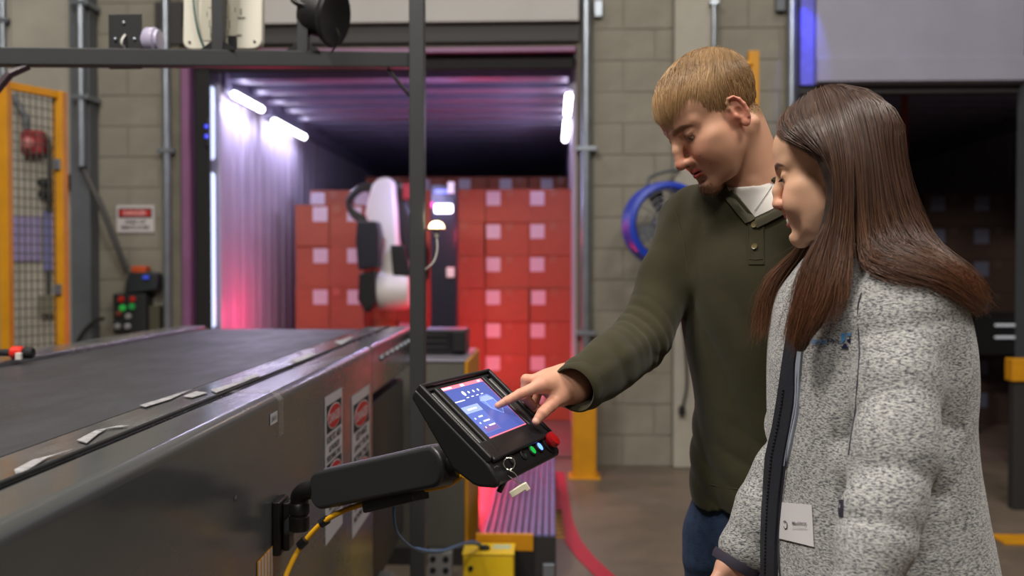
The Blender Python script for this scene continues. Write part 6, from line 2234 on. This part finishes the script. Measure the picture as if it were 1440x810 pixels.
facing_ = chain('front_facing', FL, FR, FACE, .007, .012)
SR_ = dens([(1134, 470), (1129, 500), (1126, 540), (1123, 580), (1113, 630), (1107, 655)], 14)
SL_ = dens([(1128, 470), (1120, 500), (1118, 540), (1114, 580), (1106, 630), (1103, 655)], 14)
chain('shirt_edge', SL_, SR_, INNER, .004, .008, 2, wom)
ZP = [(l[0] * .6 + r_[0] * .4, l[1]) for l, r_ in zip(FL, FR)]
m = MB()
for px, py in dens([ZP[6]] + ZP[7:], 64):
    h = DJ.hit(px, py, .008)
    if h: m.box(-.0016, .0016, -.0011, .0011, -.001, .0016, frame(h[0], h[1].cross(Vector((0, 0, 1))), h[1].cross(h[1].cross(Vector((0, 0, 1))))))
obj('zip_teeth', m, mat('zip_black', (12, 12, 15), .4), facing_, kind='stuff')
DJ.line('edge_piping', [(1131, 470), (1124, 530), (1122, 570), (1110, 632), (1101, 704), (1097, 760), (1098, 800), (1103, 830)], .0014, SEAM, jacket, .003)
DJ.line('armhole_seam', [(1212, 412), (1207, 432), (1208, 470), (1209, 500), (1206, 540), (1203, 580), (1197, 616), (1194, 640)], .0012, SEAM, jacket, .0006)
# chest emblem: small pale lettering and a blue and navy mark
LB, NV = mat('emblem_blue', (86, 150, 206), .6), mat('emblem_navy', (24, 28, 66), .6)
DJ.patch('chest_emblem', ((1184, 469), (1190, 468), (1190, 478), (1184, 484)), 2, 3, .0018, LB, jacket, .001)
DJ.patch('chest_emblem', ((1193, 468), (1197, 468), (1197, 473), (1194, 472)), 2, 2, .0018, LB, jacket, .001)
DJ.patch('chest_emblem', ((1192, 478), (1197, 476), (1197, 483), (1193, 480)), 2, 2, .0018, NV, jacket, .001)
DJ.patch('chest_emblem', ((1188, 484), (1191, 484), (1194, 490), (1184, 490)), 2, 2, .0018, NV, jacket, .001)
def on_jacket_text(s, px0, px1, py, hgt, mt, off, bold=0.02, par=None):
    a, b = DJ.hit(px0, py, off), DJ.hit(px1, py, off)
    c = DJ.hit((px0 + px1) / 2, py, off)
    ex = b[0] - a[0]
    M = frame(c[0], ex, (0, 0, 1))
    if M.col[2].xyz.dot(c[1]) < 0: M = frame(c[0], ex, (0, 0, -1))
    up = c[1].cross(ex).normalized()
    M = frame(c[0], ex, up)
    return text_part('lettering', s, M, ex.length, hgt, mt, par or jacket, bold, .0006)
on_jacket_text('Boston', 1143, 1164, 480, .0085, LB, .0016)
on_jacket_text('Dyn', 1165, 1181, 480, .0085, NV, .0016)
# visitor badge stuck on the front
WH_B = mat('badge_white', (216, 214, 216), .5)
bd = DJ.patch('name_badge', ((1098, 706), (1143, 710), (1146, 769), (1097, 757)), 6, 6, .0024, WH_B, jacket, .0008)
GRY = mat('badge_ink', (96, 96, 104), .6)
on_jacket_text('Maddeny', 1117, 1137, 736, .0055, GRY, .0034, par=bd)
on_jacket_text('visitor', 1117, 1138, 742, .003, mat('badge_pale', (170, 170, 178), .6), .0034, 0, par=bd)
h = DJ.hit(1107, 738, .0034)
m = MB(); m.tube([h[0] + (h[1].cross(Vector((0, 0, 1))) * math.cos(a) + Vector((0, 0, 1)) * math.sin(a)) * .0058 for a in np.linspace(.6, 5.6, 14)], .0007, 5); obj('badge_mark', m, GRY, bd)
# pocket zip by the sleeve
DJ.patch('pocket_zip', ((1180, 703), (1187, 703), (1186, 727), (1181, 727)), 2, 4, .002, SEAM, jacket, .003)
# cuff binding at the right wrist
for E_, W_ in ((UER, UWR), (UEL, UWL)):
    d = (W_ - E_) / np.linalg.norm(W_ - E_)
    c = W_ - (W_ - E_) * .03 + d * .036
    m = MB()
    Mc = frame(Vector(c), Vector(d).cross(Vector((0, 0, 1))), Vector(d).cross(Vector(d).cross(Vector((0, 0, 1)))))
    m.lathe([(.0340, -.008), (.0405, -.010), (.0415, -.002), (.039, .006), (.0335, .006), (.0335, -.008)], Mc, 24, cap=False)
    obj('cuff_binding', m, mat('cuff_plum', (52, 46, 62), .8), jacket, smooth=60)

# --- jeans, shoes
g = Grid((wz[0] - .26, wz[1] - .26, .05), (wz[0] + .26, wz[1] + .26, 1.0), .009)
g.torso(Lw, fw, [(.76, wz[0], wz[1], .165, .115), (.97, wz[0], wz[1], .150, .105)], 0)
for s, h in ((-1, wR), (1, wL)):
    kn = h + fw * .015; kn[2] = .47
    an_ = h - fw * .015; an_[2] = .085
    g.cap(h, kn, .088, .058, .03); g.cap(kn, an_, .058, .045, .02)
    g.cap(an_ - np.array((0, 0, .03)), an_ - np.array((0, 0, .10)), .036, .036, 0, 's')
g.warp(lambda x, y, z: .003 * wav((x, y, z * .7), 30, 51))
v, q = g.mesh()
np_mesh('trousers', v, q, mat('dark_denim', (34, 38, 48), .85, var=.3, scale=60), wom)
for s, h in ((-1, wR), (1, wL)):
    an_ = h - fw * .015; an_[2] = .085
    shoe(an_, fw, wom, mat('shoe_grey', (70, 70, 74), .6))

# --- long hair: a soft core and many strands
DD = 1.52
def hp_(px, py, d): return A(px, py, d)
GU = [
 [(1102, 164, 1.512), (1090, 178, 1.492), (1100, 194, 1.465), (1126, 205, 1.443), (1154, 212, 1.434), (1172, 236, 1.430), (1173, 290, 1.430), (1152, 345, 1.428), (1130, 395, 1.425), (1122, 440, 1.425), (1114, 474, 1.43)],
 [(1130, 142, 1.505), (1118, 160, 1.465), (1130, 184, 1.440), (1152, 206, 1.428), (1175, 236, 1.422), (1177, 290, 1.423), (1154, 345, 1.420), (1142, 395, 1.415), (1132, 440, 1.415), (1120, 488, 1.43)],
 [(1145, 132, 1.51), (1146, 152, 1.46), (1158, 180, 1.432), (1168, 208, 1.420), (1175, 240, 1.415), (1176, 290, 1.416), (1166, 345, 1.415), (1154, 395, 1.41), (1142, 440, 1.41), (1130, 466, 1.42)],
 [(1160, 127, 1.515), (1170, 148, 1.46), (1182, 180, 1.430), (1188, 210, 1.418), (1190, 245, 1.412), (1190, 295, 1.412), (1186, 345, 1.412), (1178, 380, 1.408), (1164, 420, 1.40), (1150, 450, 1.405)],
 [(1168, 126, 1.52), (1188, 148, 1.465), (1204, 182, 1.434), (1210, 215, 1.422), (1212, 250, 1.415), (1213, 300, 1.412), (1216, 345, 1.408), (1228, 372, 1.385), (1250, 388, 1.36), (1284, 396, 1.35), (1318, 414, 1.36)],
 [(1174, 126, 1.525), (1202, 148, 1.475), (1222, 182, 1.442), (1232, 218, 1.428), (1237, 255, 1.420), (1242, 305, 1.414), (1256, 350, 1.400), (1276, 382, 1.37), (1302, 408, 1.36), (1330, 430, 1.37), (1350, 434, 1.39)],
 [(1178, 126, 1.53), (1212, 148, 1.49), (1238, 184, 1.462), (1252, 222, 1.450), (1262, 260, 1.445), (1276, 310, 1.44), (1296, 360, 1.42), (1318, 400, 1.40), (1342, 432, 1.40), (1362, 446, 1.42), (1366, 430, 1.43)],
 [(1182, 126, 1.535), (1218, 148, 1.515), (1248, 184, 1.500), (1266, 224, 1.495), (1280, 265, 1.49), (1298, 315, 1.485), (1318, 365, 1.465), (1338, 402, 1.445), (1356, 430, 1.44), (1366, 440, 1.45), (1360, 424, 1.46)],
 [(1184, 127, 1.545), (1216, 148, 1.565), (1244, 186, 1.57), (1262, 226, 1.57), (1278, 268, 1.57), (1294, 318, 1.56), (1314, 368, 1.54), (1334, 408, 1.52), (1348, 440, 1.51), (1352, 456, 1.51), (1346, 444, 1.51)],
 # far side
 [(1180, 127, 1.555), (1196, 150, 1.60), (1210, 190, 1.62), (1220, 235, 1.625), (1230, 280, 1.63), (1244, 330, 1.64), (1260, 380, 1.66), (1280, 420, 1.66), (1292, 445, 1.66), (1296, 455, 1.66), (1296, 460, 1.66)],
 [(1166, 128, 1.55), (1166, 150, 1.60), (1172, 190, 1.618), (1180, 235, 1.622), (1186, 285, 1.625), (1184, 340, 1.63), (1178, 390, 1.64), (1166, 430, 1.64), (1158, 460, 1.64), (1154, 470, 1.64), (1152, 476, 1.64)],
 [(1146, 134, 1.54), (1138, 152, 1.585), (1146, 186, 1.605), (1158, 225, 1.61), (1160, 280, 1.61), (1150, 340, 1.61), (1138, 390, 1.62), (1124, 430, 1.62), (1114, 455, 1.62), (1106, 470, 1.62), (1104, 474, 1.62)],
 [(1106, 162, 1.52), (1096, 174, 1.545), (1118, 190, 1.585), (1134, 220, 1.598), (1140, 280, 1.60), (1132, 340, 1.60), (1122, 390, 1.61), (1112, 430, 1.61), (1106, 455, 1.61), (1104, 470, 1.61), (1102, 480, 1.61)],
]
KH = 18
def resamp(P, k):
    P = np.array(arc_pts([hp_(*q) for q in P], 8))
    s = np.concatenate([[0], np.cumsum(np.linalg.norm(np.diff(P, axis=0), axis=1))])
    t = np.linspace(0, s[-1], k)
    return np.stack([np.interp(t, s, P[:, i]) for i in range(3)], 1)
GP = np.stack([resamp(P, KH) for P in GU])         # guide, point, 3
hcen = WO + WH @ np.array((0, -.012, .030))
def clear_of(P):
    """Keep hair outside the skull and on top of the jacket."""
    for i in range(P.shape[0]):
        for k in range(P.shape[1]):
            q = WH.T @ (P[i, k] - WO) / WS - np.array((0, -.012, .034))
            e = math.sqrt((q[0] / .0820) ** 2 + (q[1] / .1025) ** 2 + (q[2] / .0870) ** 2)
            if e < 1 and q[2] > -.05:
                P[i, k] = WO + WH @ ((q / max(e, .3) + np.array((0, -.012, .034))) * WS)
            h = DJ.t.find_nearest(Vector(P[i, k]))
            if h[0] is not None and P[i, k][2] < WNECK[2] + .05:
                nn = h[1]
                dd = (Vector(P[i, k]) - h[0]).dot(nn)
                if dd < .015:
                    P[i, k] = np.array(h[0] + nn * .015)
    return P
GP = clear_of(GP)
for _ in range(2):
    GP[:, 1:-1] = .25 * GP[:, :-2] + .5 * GP[:, 1:-1] + .25 * GP[:, 2:]
GP = clear_of(GP)
r = np.random.default_rng(77)
groups = [(0, 8, 10000), (8, 12, 2400)]
# core volume just under the strands
allp = GP.reshape(-1, 3)
g = Grid(allp.min(0) - .05, allp.max(0) + .05, .0046)
cenline = GP[:9].mean(0)
for a, b, n_ in groups:
    for i in range(a, b):
        if i == 3: subs = (0.0,)            # the hair parts here over the shoulder
        else: subs = (0.0, .33, .66) if i else (.85,)
        for u in subs:
            P = GP[i] * (1 - u) + GP[i + 1] * u
            for k in range(KH - 1):
                if (i == 3 and k > 9) or (i >= 9 and k > 9): continue
                def ins(p, k_):
                    c = np.array((WNECK[0], WNECK[1], p[2])) if p[2] < hcen[2] - .06 else hcen
                    d = c - p; L_ = max(np.linalg.norm(d), 1e-6)
                    return p + d / L_ * (.0165 if k_ < 12 else .009)
                tp = 1 - .62 * max(0, (k - 10) / (KH - 10))
                g.cap(ins(P[k], k), ins(P[k + 1], k + 1), .0125 * tp, .0125 * tp, .010)
hv2, hq2 = g.mesh()
HCORE = mat('hair_core', (40, 25, 18), .6, var=.25, scale=40, stretch=(3, 3, .4))
hair = np_mesh('hair', hv2, hq2, HCORE, wom)
sts, cols, rads = [], [], []
base_t = np.linspace(0, 1, KH)
for a, b, n_ in groups:
    u = a + (b - a) * r.random(n_)
    if a == 0:                       # leave the parting over the collar open
        m_ = (u > 3.02) & (u < 3.98)
        keep = ~m_ | (r.random(n_) < .9)
        u = u[keep]
    i = np.minimum(u.astype(int), b - 1); f = u - i
    gap = (i == 3)
    fo = np.where(gap, np.where(f < .5, f * .30, 1 - (1 - f) * .30), f)
    op_ = sstep(.30, .62, base_t)[None, :]
    fk = f[:, None] * (1 - op_) + fo[:, None] * op_
    P = GP[i] * (1 - fk)[:, :, None] + GP[i + 1] * fk[:, :, None]
    n_ = len(P)
    # clumping: draw strands toward lock centres further down
    lock = np.round(u * 9 + r.normal(size=n_) * .35) / 9
    li = np.clip(lock.astype(int), 0, len(GP) - 2); lf = lock - li
    LP = GP[li] * (1 - lf)[:, None, None] + GP[li + 1] * lf[:, None, None]
    cw = (sstep(.35, 1, base_t) * .55)[None, :, None] * (~gap)[:, None, None]
    P = P * (1 - cw) + LP * cw
    out = P - hcen; out /= np.linalg.norm(out, axis=2, keepdims=True)
    lift = r.normal(size=(n_, 1)) * .0022 + .0015
    wob = r.normal(size=(n_, 1, 3)) * (.0010 + .0095 * sstep(.3, 1, base_t) ** 1.5)[None, :, None]
    ph = lock * 37.0
    wave = .006 * sstep(.45, 1, base_t)[None, :] * np.sin(base_t[None, :] * 14 + ph[:, None] + r.normal(size=(n_, 1)) * .3)
    P = P + out * lift[:, :, None] + wob * .8 + wave[:, :, None] * (RCAM * .8 + np.array((0, 0, .3)))[None, None, :]
    # random lengths
    sh = 1 - .30 * r.random(n_) ** 2
    t = base_t[None, :] * sh[:, None] * (KH - 1)
    k0_ = np.minimum(t.astype(int), KH - 2); fr = (t - k0_)[:, :, None]
    ii = np.arange(n_)[:, None]
    P = P[ii, k0_] * (1 - fr) + P[ii, k0_ + 1] * fr
    sts.append(P)
    c = linc((78, 55, 43))[None] * (1 + .26 * r.normal(size=(n_, 1)) + .26 * np.sin(lock * 71)[:, None])
    cols.append(np.clip(c, .004, 1))
    rads.append(np.stack([np.interp(base_t, [0, .1, .7, 1], [.00034, .00052, .00046, .0001])] * n_))
P = np.concatenate(sts); c0 = np.concatenate(cols)
# warm lighter ends
K_ = P.shape[1]
vcol = c0[:, None, :] * (1 + .0 * base_t[None, :, None])
warm = linc((136, 88, 58))
w_ = (sstep(.55, 1.0, base_t) * .55)[None, :, None]
vcol = vcol * (1 - w_) + warm * w_ * (c0.mean(1) / c0.mean())[:, None, None]
HAIRW = mat('brown_hair', (70, 46, 34), .36, attr='tint', spec=.5)
o = strands('hair_strands', None, P, np.concatenate(rads), HAIRW, hair, None)
me = o.data
at_ = me.color_attributes.new('tint', 'FLOAT_COLOR', 'POINT')
cc = np.ones((len(me.vertices), 4), np.float32); cc[:, :3] = np.repeat(vcol.reshape(-1, 3), 3, axis=0)
at_.data.foreach_set('color', cc.ravel())
# eyebrows and lashes
wn = wv / WS; ax_ = np.abs(wn[:, 0]); bz = .0185 + .10 * np.clip(ax_ - .012, 0, 1) - 3.2 * np.clip(ax_ - .034, 0, 1) ** 1.5
st = []
for s in (-1, 1):
    for k in range(34):
        a = (k / 33 - .5) * 1.9
        ec = np.array((s * .0315, .0715, -.0035)); R = rotx(-20)
        p0 = ec + R @ np.array((s * math.sin(a) * .0132, math.cos(a) * .0136, .0012))
        d = R @ np.array((s * math.sin(a) * .8, math.cos(a), .15))
        st.append([(p0 + d * t * .0055 + np.array((0, 0, .0016)) * t * t) * WS for t in (0, .35, .7, 1)])
strands('eyelashes', None, np.array(st) @ WH.T + WO, np.array([.0004, .00035, .00025, .0001]), mat('lash', (18, 12, 10), .5), wbody)
